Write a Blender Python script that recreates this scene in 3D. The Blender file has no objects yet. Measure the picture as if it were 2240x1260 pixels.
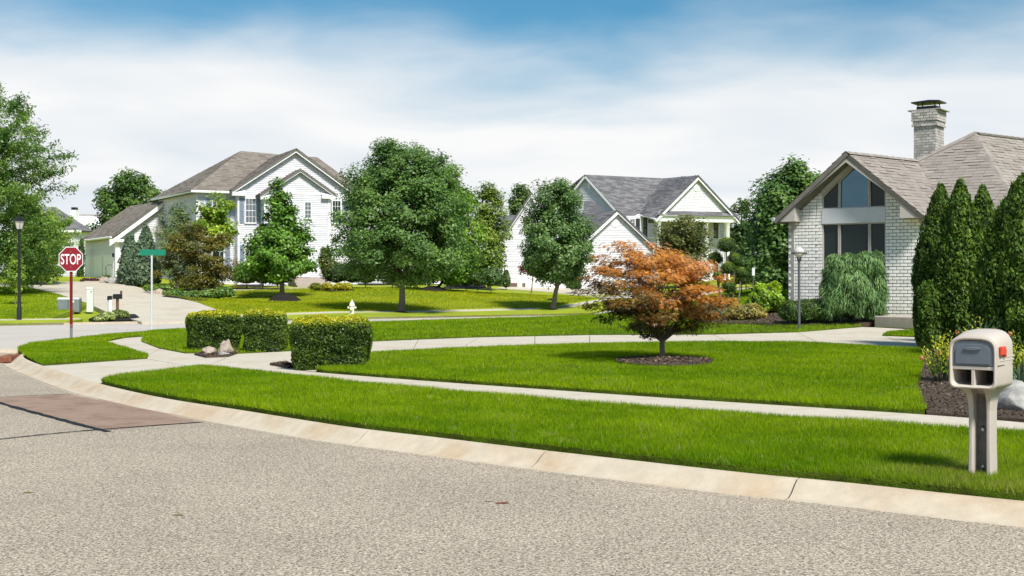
import bpy, bmesh, math, random
import numpy as np
from mathutils import Vector, Matrix
from mathutils.geometry import delaunay_2d_cdt

SC = bpy.context.scene
COL = SC.collection
R = math.radians

# ------------------------------------------------------------------ camera
FPX, CX, HY, HC = 2700.0, 1120.0, 615.0, 1.75      # focal length in photo pixels, horizon row, eye height
cam_d = bpy.data.cameras.new('camera')
cam = bpy.data.objects.new('camera', cam_d); COL.objects.link(cam)
cam.location = (0, 0, HC); cam.rotation_euler = (R(90), 0, 0)
cam_d.sensor_width = 36.0; cam_d.lens = 36.0*FPX/2240.0
cam_d.shift_y = -15.0/2240.0
cam_d.clip_start = 0.1; cam_d.clip_end = 6000
SC.camera = cam

# ------------------------------------------------------------------ sky, sun, exposure
SUN_EL, SUN_AZ = 51.0, 153.0        # azimuth clockwise from +Y: the sun stands to the right, a little behind the camera
w = bpy.data.worlds.new('World'); SC.world = w; w.use_nodes = True
nt = w.node_tree; nt.nodes.clear()
def wn(t, **k):
    n = nt.nodes.new(t)
    for a, b in k.items(): setattr(n, a, b)
    return n
def wm(op, a, b=None, c=None, clamp=False):
    n = nt.nodes.new('ShaderNodeMath'); n.operation = op; n.use_clamp = clamp
    for i, v in enumerate((a, b, c)):
        if v is None: continue
        if isinstance(v, (int, float)): n.inputs[i].default_value = v
        else: nt.links.new(v, n.inputs[i])
    return n.outputs[0]
sky = wn('ShaderNodeTexSky', sky_type='NISHITA', sun_disc=False)
sky.sun_elevation = R(SUN_EL); sky.sun_rotation = R(SUN_AZ)
sky.air_density = 1.0; sky.dust_density = 1.0; sky.ozone_density = 2.0
tc = wn('ShaderNodeTexCoord'); sep = wn('ShaderNodeSeparateXYZ')
nt.links.new(tc.outputs['Generated'], sep.inputs[0])
zz = wm('ADD', wm('MAXIMUM', sep.outputs[2], 0.0), 0.10)
cmb = wn('ShaderNodeCombineXYZ')
nt.links.new(wm('DIVIDE', sep.outputs[0], zz), cmb.inputs[0])
nt.links.new(wm('DIVIDE', sep.outputs[1], zz), cmb.inputs[1])
def wnoise(scale, detail, rough, loc, dist=0.0, sx=1.0, sy=1.0):
    mp = wn('ShaderNodeMapping'); mp.inputs['Location'].default_value = loc; mp.inputs['Scale'].default_value = (sx, sy, 1)
    nt.links.new(cmb.outputs[0], mp.inputs[0])
    n = wn('ShaderNodeTexNoise'); nt.links.new(mp.outputs[0], n.inputs['Vector'])
    n.inputs['Scale'].default_value = scale; n.inputs['Detail'].default_value = detail
    n.inputs['Roughness'].default_value = rough; n.inputs['Distortion'].default_value = dist
    return n.outputs['Fac']
n1 = wnoise(0.75, 4, 0.5, (3.1, 0.4, 0), 0.25)
n2 = wnoise(2.6, 4, 0.55, (7.3, 2.2, 0), 0.4)
# thin cloud veil: closed near the horizon, breaking up into blue higher up
lor = wn('ShaderNodeMapRange', interpolation_type='SMOOTHSTEP'); nt.links.new(sep.outputs[2], lor.inputs['Value'])
for i_, v_ in zip(('From Min', 'From Max', 'To Min', 'To Max'), (0.112, 0.228, 1.12, 0.12)): lor.inputs[i_].default_value = v_
lo = lor.outputs[0]
nn = wm('ADD', wm('MULTIPLY', wm('SUBTRACT', n1, 0.5), 1.35), wm('MULTIPLY', wm('SUBTRACT', n2, 0.5), 0.35))
cf = wm('ADD', lo, nn, clamp=True)
cfs = wn('ShaderNodeMapRange', interpolation_type='SMOOTHSTEP'); nt.links.new(cf, cfs.inputs['Value'])
n3 = wnoise(0.9, 3, 0.5, (1.0, 9.0, 0), 0.4)
ccol = wn('ShaderNodeMix', data_type='RGBA')
nt.links.new(wm('ADD', wm('MULTIPLY', wm('SUBTRACT', n3, 0.42), 3.0), wm('MULTIPLY', sep.outputs[2], 1.2), clamp=True), ccol.inputs['Factor'])
ccol.inputs['A'].default_value = (0.555, 0.555, 0.555, 1); ccol.inputs['B'].default_value = (0.43, 0.47, 0.505, 1)
hs = wn('ShaderNodeHueSaturation'); hs.inputs['Saturation'].default_value = 1.0
nt.links.new(sky.outputs[0], hs.inputs['Color'])
skm = wn('ShaderNodeMix', data_type='RGBA', blend_type='MULTIPLY'); skm.inputs['Factor'].default_value = 1.0
SKY_ST = 0.15
nt.links.new(hs.outputs[0], skm.inputs['A']); skm.inputs['B'].default_value = (SKY_ST*0.175, SKY_ST*0.37, SKY_ST*0.42, 1)
mx = wn('ShaderNodeMix', data_type='RGBA')
nt.links.new(cfs.outputs[0], mx.inputs['Factor']); nt.links.new(skm.outputs['Result'], mx.inputs['A']); nt.links.new(ccol.outputs['Result'], mx.inputs['B'])
bg = wn('ShaderNodeBackground'); out = wn('ShaderNodeOutputWorld')
nt.links.new(mx.outputs['Result'], bg.inputs['Color']); bg.inputs['Strength'].default_value = 1.0
nt.links.new(bg.outputs[0], out.inputs[0])

sun_d = bpy.data.lights.new('sun', 'SUN'); sun_d.energy = 3.45; sun_d.angle = R(10.0); sun_d.color = (1.0, 0.955, 0.89)
sun = bpy.data.objects.new('sun', sun_d); COL.objects.link(sun)
sd = Vector((math.cos(R(SUN_EL))*math.sin(R(SUN_AZ)), math.cos(R(SUN_EL))*math.cos(R(SUN_AZ)), math.sin(R(SUN_EL))))
sun.rotation_euler = sd.to_track_quat('Z', 'Y').to_euler(); sun.location = sd*60

SC.view_settings.view_transform = 'Standard'; SC.view_settings.look = 'None'
SC.view_settings.exposure = 0.8; SC.view_settings.gamma = 1.0; SC.view_settings.use_curve_mapping = False
try:
    SC.cycles.use_denoising = True; SC.cycles.max_bounces = 6; SC.cycles.diffuse_bounces = 3
    SC.cycles.transparent_max_bounces = 8; SC.cycles.caustics_reflective = False; SC.cycles.caustics_refractive = False
except Exception: pass

# ------------------------------------------------------------------ helpers: pixels to places, terrain
def P(px, py, Y):
    return Vector(((px-CX)/FPX*Y, Y, HC-(py-HY)/FPX*Y))

_cp = []
def cz(px, py, z):
    Y = (HC-z)*FPX/(py-HY); _cp.append(((px-CX)/FPX*Y, Y, z))
def cy(px, py, Y):
    p = P(px, py, Y); _cp.append(tuple(p))
for a in [(2240,1085,.12),(1790,1045,.12),(1200,985,.12),(800,937,.12),(490,890,.12),(213,838,.12),(95,795,.11),(40,766,.1),
          (2240,950,.17),(1500,905,.17),(800,845,.17),(440,806,.16),(2027,907,.20),(1500,873,.20),(1000,838,.20),
          (1450,793,.28),(1100,800,.25),(1900,850,.24),(800,776,.24),(1290,756,.30),(1600,751,.33),(2015,768,.36),
          (620,765,.21),(1050,738,.28),(1290,733,.32),(1530,733,.35),(2100,800,.32),(2240,800,.33),
          (150,743,.10),(391,722,.10),(810,706,.10),(1290,691,.10),(321,780,.14),(313,737,.12),
          (0,708,.10),(200,705,.10),(800,694,.10),(1290,685,.10),(0,691,.25),(800,684,.25),(1290,677.5,.25)]: cz(*a)
for a in [(1748,722,33),(1725,690,36.6),(1990,694,35.5),(1640,692,38),(620,658,70),(950,637,78),(690,629,83),(740,635,78),
          (440,655,72),(350,645,70),(250,613,86),(190,608,92),(0,660,62),(0,628,75),(60,626,76),(120,612,88),
          (1100,628,92),(1250,630,95),(1240,647,84),(1640,640,60),(1640,615,90)]: cy(*a)
_cp += [(-80,60,1.2),(-60,10,.12),(60,10,.5),(60,40,1.0),(80,100,1.9),(-80,120,2),(0,140,1.9),(0,0,.12),(0,-20,.12),(-30,0,.12),
        (30,-5,.15),(40,140,1.9),(-40,140,2),(0,6,.12),(-20,12,.12),(-30,25,.12),(4,6,.12),(-20,32,.10),(-28,40,.12)]
_cp = np.array(_cp, float)
def _tps(r2): return np.where(r2 > 1e-9, r2*np.log(np.maximum(r2, 1e-9)), 0.0)
_n = len(_cp)
_d2 = ((_cp[:,None,:2]-_cp[None,:,:2])**2).sum(-1)
_A = np.zeros((_n+3, _n+3)); _A[:_n,:_n] = _tps(_d2)+np.eye(_n)*2.0
_A[:_n,_n] = 1; _A[:_n,_n+1:] = _cp[:,:2]; _A[_n,:_n] = 1; _A[_n+1:,:_n] = _cp[:,:2].T
_W = np.linalg.solve(_A, np.concatenate([_cp[:,2], np.zeros(3)]))
def Hn(x, y):
    x = np.clip(np.asarray(x, float), -80, 80); y = np.clip(np.asarray(y, float), -20, 140)
    out = _W[_n]+_W[_n+1]*x+_W[_n+2]*y
    sh = out.shape; xf, yf = x.ravel(), y.ravel(); o = out.ravel().copy()
    for i in range(0, len(xf), 20000):
        d2 = (xf[i:i+20000,None]-_cp[None,:,0])**2+(yf[i:i+20000,None]-_cp[None,:,1])**2
        o[i:i+20000] += _tps(d2)@_W[:_n]
    return o.reshape(sh)
def H(x, y): return float(Hn(np.array([x]), np.array([y]))[0])
_ys = np.concatenate([np.arange(4, 40, .1), np.arange(40, 135, .25)])
def G(px, py, dz=0.0):
    """ground point seen at a photo pixel (on the surface H + dz)"""
    k = (px-CX)/FPX; m = (py-HY)/FPX
    g = (HC-m*_ys)-(Hn(k*_ys, _ys)+dz)
    i = np.where(g <= 0)[0]
    if len(i) == 0: Y = 120.0
    else:
        i = max(i[0], 1); a, b = g[i-1], g[i]; t = a/(a-b) if a != b else 0
        Y = _ys[i-1]+t*(_ys[i]-_ys[i-1])
    return Vector((k*Y, Y, H(k*Y, Y)+dz))
def GY(px, Y):
    x = (px-CX)/FPX*Y
    return Vector((x, Y, H(x, Y)))

# value noise in numpy (for tints and outlines)
_prm = np.random.RandomState(5).rand(256, 256)
def vnoise(x, y):
    xi = np.floor(x).astype(int); yi = np.floor(y).astype(int); fx = x-xi; fy = y-yi
    fx = fx*fx*(3-2*fx); fy = fy*fy*(3-2*fy)
    g = lambda a, b: _prm[a % 256, b % 256]
    return (g(xi,yi)*(1-fx)+g(xi+1,yi)*fx)*(1-fy)+(g(xi,yi+1)*(1-fx)+g(xi+1,yi+1)*fx)*fy

# ------------------------------------------------------------------ helpers: materials
MATS = {}
def mat(name, col=(.5,.5,.5), rough=.6, var=.12, scale=6.0, bump=0.0, bscale=40.0, attr=False, transl=0.0, spec=.3, metal=0.0, col2=None, detail=4):
    m = bpy.data.materials.new(name); MATS[name] = m; m.use_nodes = True
    t = m.node_tree; t.nodes.clear(); L = t.links.new
    o = t.nodes.new('ShaderNodeOutputMaterial'); b = t.nodes.new('ShaderNodeBsdfPrincipled')
    b.inputs['Roughness'].default_value = rough; b.inputs['Metallic'].default_value = metal
    b.inputs['Specular IOR Level'].default_value = spec
    tx = t.nodes.new('ShaderNodeTexCoord'); nz = t.nodes.new('ShaderNodeTexNoise')
    L(tx.outputs['Object'], nz.inputs['Vector']); nz.inputs['Scale'].default_value = scale; nz.inputs['Detail'].default_value = detail
    nz.inputs['Roughness'].default_value = .6
    rp = t.nodes.new('ShaderNodeValToRGB'); L(nz.outputs['Fac'], rp.inputs[0])
    rp.color_ramp.elements[0].position = .3; rp.color_ramp.elements[1].position = .7
    base = (1,1,1) if attr else col
    c2 = col2 or tuple(c*(1-var) for c in base)
    rp.color_ramp.elements[0].color = (*c2, 1)
    rp.color_ramp.elements[1].color = (*[min(1.0 if not attr else 9, c*(1+var)) for c in base], 1)
    src = rp.outputs[0]
    if attr:
        at = t.nodes.new('ShaderNodeAttribute'); at.attribute_name = 'Col'
        mm = t.nodes.new('ShaderNodeMix'); mm.data_type = 'RGBA'; mm.blend_type = 'MULTIPLY'; mm.inputs['Factor'].default_value = 1
        L(at.outputs['Color'], mm.inputs['A']); L(src, mm.inputs['B']); src = mm.outputs['Result']
    L(src, b.inputs['Base Color'])
    if bump:
        bz = t.nodes.new('ShaderNodeTexNoise'); L(tx.outputs['Object'], bz.inputs['Vector']); bz.inputs['Scale'].default_value = bscale
        bz.inputs['Detail'].default_value = 5
        bp = t.nodes.new('ShaderNodeBump'); bp.inputs['Strength'].default_value = bump; bp.inputs['Distance'].default_value = .02
        L(bz.outputs['Fac'], bp.inputs['Height']); L(bp.outputs[0], b.inputs['Normal'])
    if transl:
        tr = t.nodes.new('ShaderNodeBsdfTranslucent'); L(src, tr.inputs['Color'])
        ms = t.nodes.new('ShaderNodeMixShader'); ms.inputs[0].default_value = transl
        L(b.outputs[0], ms.inputs[1]); L(tr.outputs[0], ms.inputs[2]); L(ms.outputs[0], o.inputs[0])
    else: L(b.outputs[0], o.inputs[0])
    return m

def glass(name, col, refl, tint=(.85,.93,1)):
    m = bpy.data.materials.new(name); m.use_nodes = True; t = m.node_tree; t.nodes.clear(); L = t.links.new
    o = t.nodes.new('ShaderNodeOutputMaterial'); d = t.nodes.new('ShaderNodeBsdfDiffuse'); g = t.nodes.new('ShaderNodeBsdfGlossy')
    d.inputs[0].default_value = (*col, 1); g.inputs['Roughness'].default_value = .02; g.inputs[0].default_value = (*tint, 1)
    tx = t.nodes.new('ShaderNodeTexCoord'); nz = t.nodes.new('ShaderNodeTexNoise'); nz.inputs['Scale'].default_value = 1.2
    L(tx.outputs['Object'], nz.inputs['Vector'])
    bp = t.nodes.new('ShaderNodeBump'); bp.inputs['Strength'].default_value = .06; bp.inputs['Distance'].default_value = .05; L(nz.outputs[0], bp.inputs['Height'])
    L(bp.outputs[0], g.inputs['Normal'])
    ms = t.nodes.new('ShaderNodeMixShader'); ms.inputs[0].default_value = refl
    L(d.outputs[0], ms.inputs[1]); L(g.outputs[0], ms.inputs[2]); L(ms.outputs[0], o.inputs[0]); MATS[name] = m
    return m

# ------------------------------------------------------------------ helpers: meshes and objects
def tag(o, label=None, cat=None, group=None, kind=None):
    if label: o['label'] = label
    if cat: o['category'] = cat
    if group: o['group'] = group
    if kind: o['kind'] = kind
    return o
def link(name, me, m, parent=None):
    if m is not None: me.materials.append(m)
    o = bpy.data.objects.new(name, me); COL.objects.link(o)
    if parent is not None: o.parent = parent
    return o
ORG = {}
def org_of(p):
    while p is not None:
        if p.name in ORG: return ORG[p.name]
        p = p.parent
    return (0.0, 0.0, 0.0)
def np_mesh(name, V, Fq, col=None, smooth=False):
    """V (n,3); Fq (m,3|4) int array; col (n,3) per vertex"""
    me = bpy.data.meshes.new(name); V = np.asarray(V, np.float32); Fq = np.asarray(Fq, np.int32)
    k = Fq.shape[1]
    me.vertices.add(len(V)); me.vertices.foreach_set('co', V.ravel())
    me.loops.add(Fq.size); me.loops.foreach_set('vertex_index', Fq.ravel())
    me.polygons.add(len(Fq)); me.polygons.foreach_set('loop_start', np.arange(0, Fq.size, k, dtype=np.int32))
    if smooth: me.polygons.foreach_set('use_smooth', np.ones(len(Fq), bool))
    me.update(calc_edges=True)
    if col is not None:
        a = me.attributes.new('Col', 'FLOAT_COLOR', 'POINT'); c = np.ones((len(V), 4), np.float32); c[:,:3] = col
        a.data.foreach_set('color', c.ravel())
    return me
def empty(name, loc, label, cat, group=None, rz=0.0):
    o = bpy.data.objects.new(name, None); COL.objects.link(o); o.location = loc; o.rotation_euler = (0,0,rz)
    o.empty_display_size = .2
    return tag(o, label, cat, group)
class MB:
    def __init__(s): s.v = []; s.f = []; s.c = []
    def add(s, vs, fs, col=None):
        n = len(s.v); s.v += [tuple(v) for v in vs]; s.f += [tuple(i+n for i in f) for f in fs]
        s.c += [col or (1,1,1)]*len(vs); return s
    def box(s, x0, x1, y0, y1, z0, z1, M=None, col=None):
        vs = [Vector((x, y, z)) for z in (z0, z1) for x, y in ((x0,y0),(x1,y0),(x1,y1),(x0,y1))]
        if M is not None: vs = [M@v for v in vs]
        return s.add(vs, [(3,2,1,0),(4,5,6,7),(0,1,5,4),(1,2,6,5),(2,3,7,6),(3,0,4,7)], col)
    def tube(s, pts, rad, n=8, cap=True, col=None):
        pts = [Vector(p) for p in pts]; rings = []
        if not hasattr(rad, '__len__'): rad = [rad]*len(pts)
        for i, p in enumerate(pts):
            d = (pts[min(i+1, len(pts)-1)]-pts[max(i-1, 0)]).normalized()
            a = d.orthogonal().normalized() if abs(d.z) < .9 else Vector((1,0,0)).cross(d).normalized()
            b = d.cross(a).normalized()
            rings.append([p+(a*math.cos(2*math.pi*j/n)+b*math.sin(2*math.pi*j/n))*rad[i] for j in range(n)])
        vs = [v for r in rings for v in r]; fs = []
        for i in range(len(pts)-1):
            for j in range(n): fs.append((i*n+j, i*n+(j+1)%n, (i+1)*n+(j+1)%n, (i+1)*n+j))
        if cap: fs += [tuple(reversed(range(n))), tuple((len(pts)-1)*n+j for j in range(n))]
        return s.add(vs, fs, col)
    def lathe(s, prof, n=16, o=(0,0,0), col=None):
        o = Vector(o); vs = []; fs = []
        for r, z in prof:
            for j in range(n): vs.append(o+Vector((r*math.cos(2*math.pi*j/n), r*math.sin(2*math.pi*j/n), z)))
        for i in range(len(prof)-1):
            for j in range(n): fs.append((i*n+j, i*n+(j+1)%n, (i+1)*n+(j+1)%n, (i+1)*n+j))
        fs += [tuple(reversed(range(n))), tuple((len(prof)-1)*n+j for j in range(n))]
        return s.add(vs, fs, col)
    def prism(s, poly, off, col=None):
        """polygon of 3D points extruded by vector off"""
        n = len(poly); a = [Vector(p) for p in poly]; off = Vector(off); b = [p+off for p in a]
        fs = [tuple(reversed(range(n))), tuple(range(n, 2*n))]+[(i, (i+1)%n, n+(i+1)%n, n+i) for i in range(n)]
        return s.add(a+b, fs, col)
    def build(s, name, m, parent=None, smooth=False, attr=False, bevel=0.0, origin=None):
        me = bpy.data.meshes.new(name); vs = s.v
        if origin is not None: vs = [(v[0]-origin[0], v[1]-origin[1], v[2]-origin[2]) for v in vs]
        elif parent is not None:
            q = org_of(parent); vs = [(v[0]-q[0], v[1]-q[1], v[2]-q[2]) for v in vs]
        me.from_pydata(vs, [], s.f)
        if attr:
            a = me.attributes.new('Col', 'FLOAT_COLOR', 'POINT')
            a.data.foreach_set('color', np.array([(*c, 1) for c in s.c], np.float32).ravel())
        bm = bmesh.new(); bm.from_mesh(me); bmesh.ops.recalc_face_normals(bm, faces=bm.faces[:]); bm.to_mesh(me); bm.free()
        if smooth: me.polygons.foreach_set('use_smooth', np.ones(len(me.polygons), bool))
        o = link(name, me, m, parent)
        if origin is not None: o.location = origin
        if bevel:
            bv = o.modifiers.new('bevel', 'BEVEL'); bv.width = bevel; bv.segments = 2; bv.limit_method = 'ANGLE'; bv.angle_limit = R(40)
        if smooth and hasattr(me, 'set_sharp_from_angle'): me.set_sharp_from_angle(angle=R(45))
        return o
def world_empty(name, loc, label, cat, group=None):
    """empty whose parts are given in world coordinates"""
    o = empty(name, loc, label, cat, group); ORG[o.name] = tuple(loc); return o

# ------------------------------------------------------------------ materials
rng = np.random.RandomState(11); random.seed(4)
def asphalt_mat():
    m = bpy.data.materials.new('worn_asphalt'); m.use_nodes = True; t = m.node_tree; t.nodes.clear(); L = t.links.new
    o = t.nodes.new('ShaderNodeOutputMaterial'); b = t.nodes.new('ShaderNodeBsdfPrincipled'); tx = t.nodes.new('ShaderNodeTexCoord')
    b.inputs['Roughness'].default_value = .85; b.inputs['Specular IOR Level'].default_value = .25
    v = t.nodes.new('ShaderNodeTexVoronoi'); v.inputs['Scale'].default_value = 92; L(tx.outputs['Object'], v.inputs['Vector'])
    r1 = t.nodes.new('ShaderNodeValToRGB'); L(v.outputs['Color'], r1.inputs[0]); e = r1.color_ramp.elements
    e[0].color = (.16,.138,.110,1); e[0].position = .12; e[1].color = (.68,.605,.50,1); e[1].position = .8
    x = r1.color_ramp.elements.new(.42); x.color = (.46,.392,.31,1)
    n1 = t.nodes.new('ShaderNodeTexNoise'); n1.inputs['Scale'].default_value = 40; n1.inputs['Detail'].default_value = 6; n1.inputs['Roughness'].default_value = .75
    L(tx.outputs['Object'], n1.inputs['Vector'])
    r2 = t.nodes.new('ShaderNodeValToRGB'); L(n1.outputs['Fac'], r2.inputs[0]); e = r2.color_ramp.elements
    e[0].position = .38; e[0].color = (.38,.36,.34,1); e[1].position = .6; e[1].color = (1.06,1.04,1.02,1)
    n2 = t.nodes.new('ShaderNodeTexNoise'); n2.inputs['Scale'].default_value = .55; n2.inputs['Detail'].default_value = 5; L(tx.outputs['Object'], n2.inputs['Vector'])
    r3 = t.nodes.new('ShaderNodeValToRGB'); L(n2.outputs['Fac'], r3.inputs[0]); e = r3.color_ramp.elements
    e[0].position = .3; e[0].color = (.86,.85,.83,1); e[1].position = .7; e[1].color = (1.06,1.04,1.02,1)
    def mul(a, c):
        k = t.nodes.new('ShaderNodeMix'); k.data_type = 'RGBA'; k.blend_type = 'MULTIPLY'; k.inputs['Factor'].default_value = 1
        L(a, k.inputs['A']); L(c, k.inputs['B']); return k.outputs['Result']
    L(mul(mul(r1.outputs[0], r2.outputs[0]), r3.outputs[0]), b.inputs['Base Color'])
    bp = t.nodes.new('ShaderNodeBump'); bp.inputs['Strength'].default_value = .55; bp.inputs['Distance'].default_value = .008
    L(v.outputs['Distance'], bp.inputs['Height']); bp.invert = True; L(bp.outputs[0], b.inputs['Normal']); L(b.outputs[0], o.inputs[0])
    return m
def concrete_mat(name, col, stain, amt, sc=1.3):
    m = bpy.data.materials.new(name); m.use_nodes = True; t = m.node_tree; t.nodes.clear(); L = t.links.new
    o = t.nodes.new('ShaderNodeOutputMaterial'); b = t.nodes.new('ShaderNodeBsdfPrincipled'); tx = t.nodes.new('ShaderNodeTexCoord')
    b.inputs['Roughness'].default_value = .8; b.inputs['Specular IOR Level'].default_value = .25
    def nz(s, d, r=.6):
        n = t.nodes.new('ShaderNodeTexNoise'); n.inputs['Scale'].default_value = s; n.inputs['Detail'].default_value = d; n.inputs['Roughness'].default_value = r
        L(tx.outputs['Object'], n.inputs['Vector']); return n.outputs['Fac']
    def ramp(f, p0, c0, p1, c1):
        r = t.nodes.new('ShaderNodeValToRGB'); L(f, r.inputs[0]); e = r.color_ramp.elements
        e[0].position = p0; e[0].color = (*c0, 1); e[1].position = p1; e[1].color = (*c1, 1); return r.outputs[0]
    a = ramp(nz(7, 6, .65), .3, tuple(c*.86 for c in col), .7, tuple(min(1, c*1.06) for c in col))
    s = ramp(nz(sc, 5, .6), .47, (1,1,1), .72, stain)
    g = ramp(nz(160, 3), .3, (.88,.88,.88), .6, (1.03,1.03,1.03))
    def mul(x, y, f=1):
        k = t.nodes.new('ShaderNodeMix'); k.data_type = 'RGBA'; k.blend_type = 'MULTIPLY'; k.inputs['Factor'].default_value = f
        L(x, k.inputs['A']); L(y, k.inputs['B']); return k.outputs['Result']
    L(mul(mul(a, s, amt), g), b.inputs['Base Color'])
    bp = t.nodes.new('ShaderNodeBump'); bp.inputs['Strength'].default_value = .25; bp.inputs['Distance'].default_value = .005
    L(nz(90, 5), bp.inputs['Height']); L(bp.outputs[0], b.inputs['Normal']); L(b.outputs[0], o.inputs[0])
    return m
m_asph = asphalt_mat()
m_curb = concrete_mat('curb_concrete', (.53,.45,.34), (.86,.68,.52), .8, 1.1)
m_walk = concrete_mat('walk_concrete', (.545,.485,.39), (.84,.78,.70), .8, .9)
m_street = concrete_mat('street_concrete', (.50,.455,.40), (.86,.83,.8), .7, .35)
m_soil = mat('turf_soil', (.08,.13,.008), .95, .35, 3.0, .6, 60, col2=(.06,.07,.012), spec=.04)
m_lawn_far = mat('distant_turf', (.26,.30,.012), .9, .22, .35, .5, 45, col2=(.19,.245,.010), detail=9)
m_grass = mat('grass_blades', rough=.7, var=.1, scale=2.0, attr=True, transl=.35, spec=.04)
m_mulch = mat('bark_mulch', (.075,.052,.036), .95, .4, 30, .8, 60)
m_mulchd = mat('black_mulch', (.016,.012,.011), .95, .4, 30, .8, 60)
m_chip = mat('mulch_chips', rough=.9, var=.2, scale=20, attr=True)
m_tar = mat('tar_seal', (.012,.011,.01), .6, .3, 12)
m_patch = concrete_mat('brown_patch', (.30,.205,.15), (.62,.55,.5), .9, 2.2)
m_rust = mat('rusty_iron', (.23,.085,.045), .8, .35, 8, .4, 50)

# ------------------------------------------------------------------ ground sheets
def dens(poly, step=22):
    o = []
    for i, a in enumerate(poly):
        b = poly[(i+1) % len(poly)]; n = max(1, int(math.hypot(b[0]-a[0], b[1]-a[1])/step))
        o += [(a[0]+(b[0]-a[0])*j/n, a[1]+(b[1]-a[1])*j/n) for j in range(n)]
    return o
def dens_open(poly, step=22): return dens(poly, step)[:-(max(1, int(math.hypot(poly[0][0]-poly[-1][0], poly[0][1]-poly[-1][1])/step)))]+[poly[-1]]
def smooth_px(pts, n=6):
    """open Catmull-Rom through points"""
    o = []; p = [pts[0]]+list(pts)+[pts[-1]]
    for i in range(1, len(p)-2):
        for j in range(n):
            t = j/n
            o.append(tuple(.5*((2*p[i][k])+(-p[i-1][k]+p[i+1][k])*t+(2*p[i-1][k]-5*p[i][k]+4*p[i+1][k]-p[i+2][k])*t*t+(-p[i-1][k]+3*p[i][k]-3*p[i+1][k]+p[i+2][k])*t**3) for k in range(len(p[i]))))
    o.append(tuple(pts[-1])); return o
def inside(poly, x, y):
    c = np.zeros(len(x), bool); n = len(poly)
    for i in range(n):
        x0, y0 = poly[i][0], poly[i][1]; x1, y1 = poly[(i+1) % n][0], poly[(i+1) % n][1]
        if y0 == y1: continue
        c ^= ((y0 > y) != (y1 > y)) & (x < (x1-x0)*(y-y0)/(y1-y0)+x0)
    return c
def sheet(name, poly, off, m, grid=.8, skirt=.22, parent=None, kind='structure', zf=None, origin=(0,0,0)):
    """ground sheet over a plan polygon [(x,y)], lying on the terrain at H+off with a skirt down"""
    xy = np.array([(p[0], p[1]) for p in poly])
    lo, hi = xy.min(0), xy.max(0)
    gx, gy = np.meshgrid(np.arange(lo[0]+grid*.5, hi[0], grid), np.arange(lo[1]+grid*.5, hi[1], grid))
    gx = gx.ravel()+rng.uniform(-.15, .15, gx.size)*grid; gy = gy.ravel()+rng.uniform(-.15, .15, gy.size)*grid
    k = inside(poly, gx, gy)
    vin = [Vector((float(a), float(b))) for a, b in xy]+[Vector((float(a), float(b))) for a, b in zip(gx[k], gy[k])]
    n = len(xy)
    vo, eo, fo, *_ = delaunay_2d_cdt(vin, [(i, (i+1) % n) for i in range(n)], [], 1, 1e-5)
    vx = np.array([(v.x, v.y) for v in vo]); z = (Hn(vx[:,0], vx[:,1]) if zf is None else zf(vx[:,0], vx[:,1]))+off
    V = [(a, b, c) for (a, b), c in zip(vx, z)]; F = [tuple(f) for f in fo]
    if skirt:
        cnt = {}
        for f in F:
            for i in range(len(f)):
                e = (f[i], f[(i+1) % len(f)]); cnt[e] = 1
        bd = [e for e in cnt if (e[1], e[0]) not in cnt]; low = {}
        for a, b in bd:
            for q in (a, b):
                if q not in low: low[q] = len(V); V.append((V[q][0], V[q][1], V[q][2]-skirt))
            F.append((b, a, low[a], low[b]))
    me = bpy.data.meshes.new(name); V = [(a-origin[0], b-origin[1], c-origin[2]) for a, b, c in V]; me.from_pydata(V, [], F); me.update()
    o = link(name, me, m, parent); o.location = origin
    if parent is None: tag(o, kind=kind)
    return o
def gpoly(px, step=22): return [tuple(G(a, b))[:2] for a, b in dens(px, step)]

# open ground reaching to the horizon
gx = np.concatenate([-np.geomspace(2500, 90, 14), np.arange(-80, 81, 4), np.geomspace(90, 2500, 14)])
gy = np.concatenate([[-600,-200,-80,-40], np.arange(-20, 141, 4), np.geomspace(150, 3500, 16)])
X, Y = np.meshgrid(gx, gy); Z = Hn(X, Y)
Z = Z-.05-.13*np.clip((82-Y)/8, 0, 1); Z[(Y < 34) & (X+Y*.75 < 10.5)] -= .25
ny, nx = X.shape; idx = np.arange(nx*ny).reshape(ny, nx)
Fq = np.stack([idx[:-1,:-1], idx[:-1,1:], idx[1:,1:], idx[1:,:-1]], -1).reshape(-1, 4)
o = link('ground', np_mesh('ground', np.stack([X, Y, Z], -1).reshape(-1, 3), Fq, smooth=True), m_lawn_far); tag(o, kind='structure')

# near road, its curb and gutter
lip_px = [(2240,1160),(1789,1107),(1560,1082),(1127,1027),(893,995),(693,968),(560,945),(450,925),(283,895),(156,862),(75,833),(0,799)]
def road0(px, py): Yq = HC*FPX/(py-HY); return ((px-CX)/FPX*Yq, Yq)
lip = [road0(*p) for p in lip_px]
lip = [(9.5,4.9),(6.2,7.0)]+lip+[(-11.6,28.2),(-12.35,31.5),(-12.9,36.0)]
lipc = smooth_px(lip, 8)
def nrm(c, i):
    a = Vector(c[max(i-1,0)]); b = Vector(c[min(i+1,len(c)-1)]); d = (b-a).normalized(); return Vector((d.y, -d.x))
backc = []
for i, p in enumerate(lipc):
    n = nrm(lipc, i); backc.append((p[0]+n.x*.5, p[1]+n.y*.5))
if backc[10][1] < lipc[10][1]:
    backc = [(p[0]*2-b[0], p[1]*2-b[1]) for p, b in zip(lipc, backc)]
mid = [((a[0]*.8+b[0]*.2), (a[1]*.8+b[1]*.2)) for a, b in zip(lipc, backc)]
road_poly = [(60,-30)]+[(40,-8)]+mid+[(-12.6,36.0),(-16,33.5),(-24,31.0),(-70,31.0),(-70,-30)]
sheet('road', road_poly, 0.0, m_asph, 1.6, 0, zf=lambda x, y: np.zeros_like(x))
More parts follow.
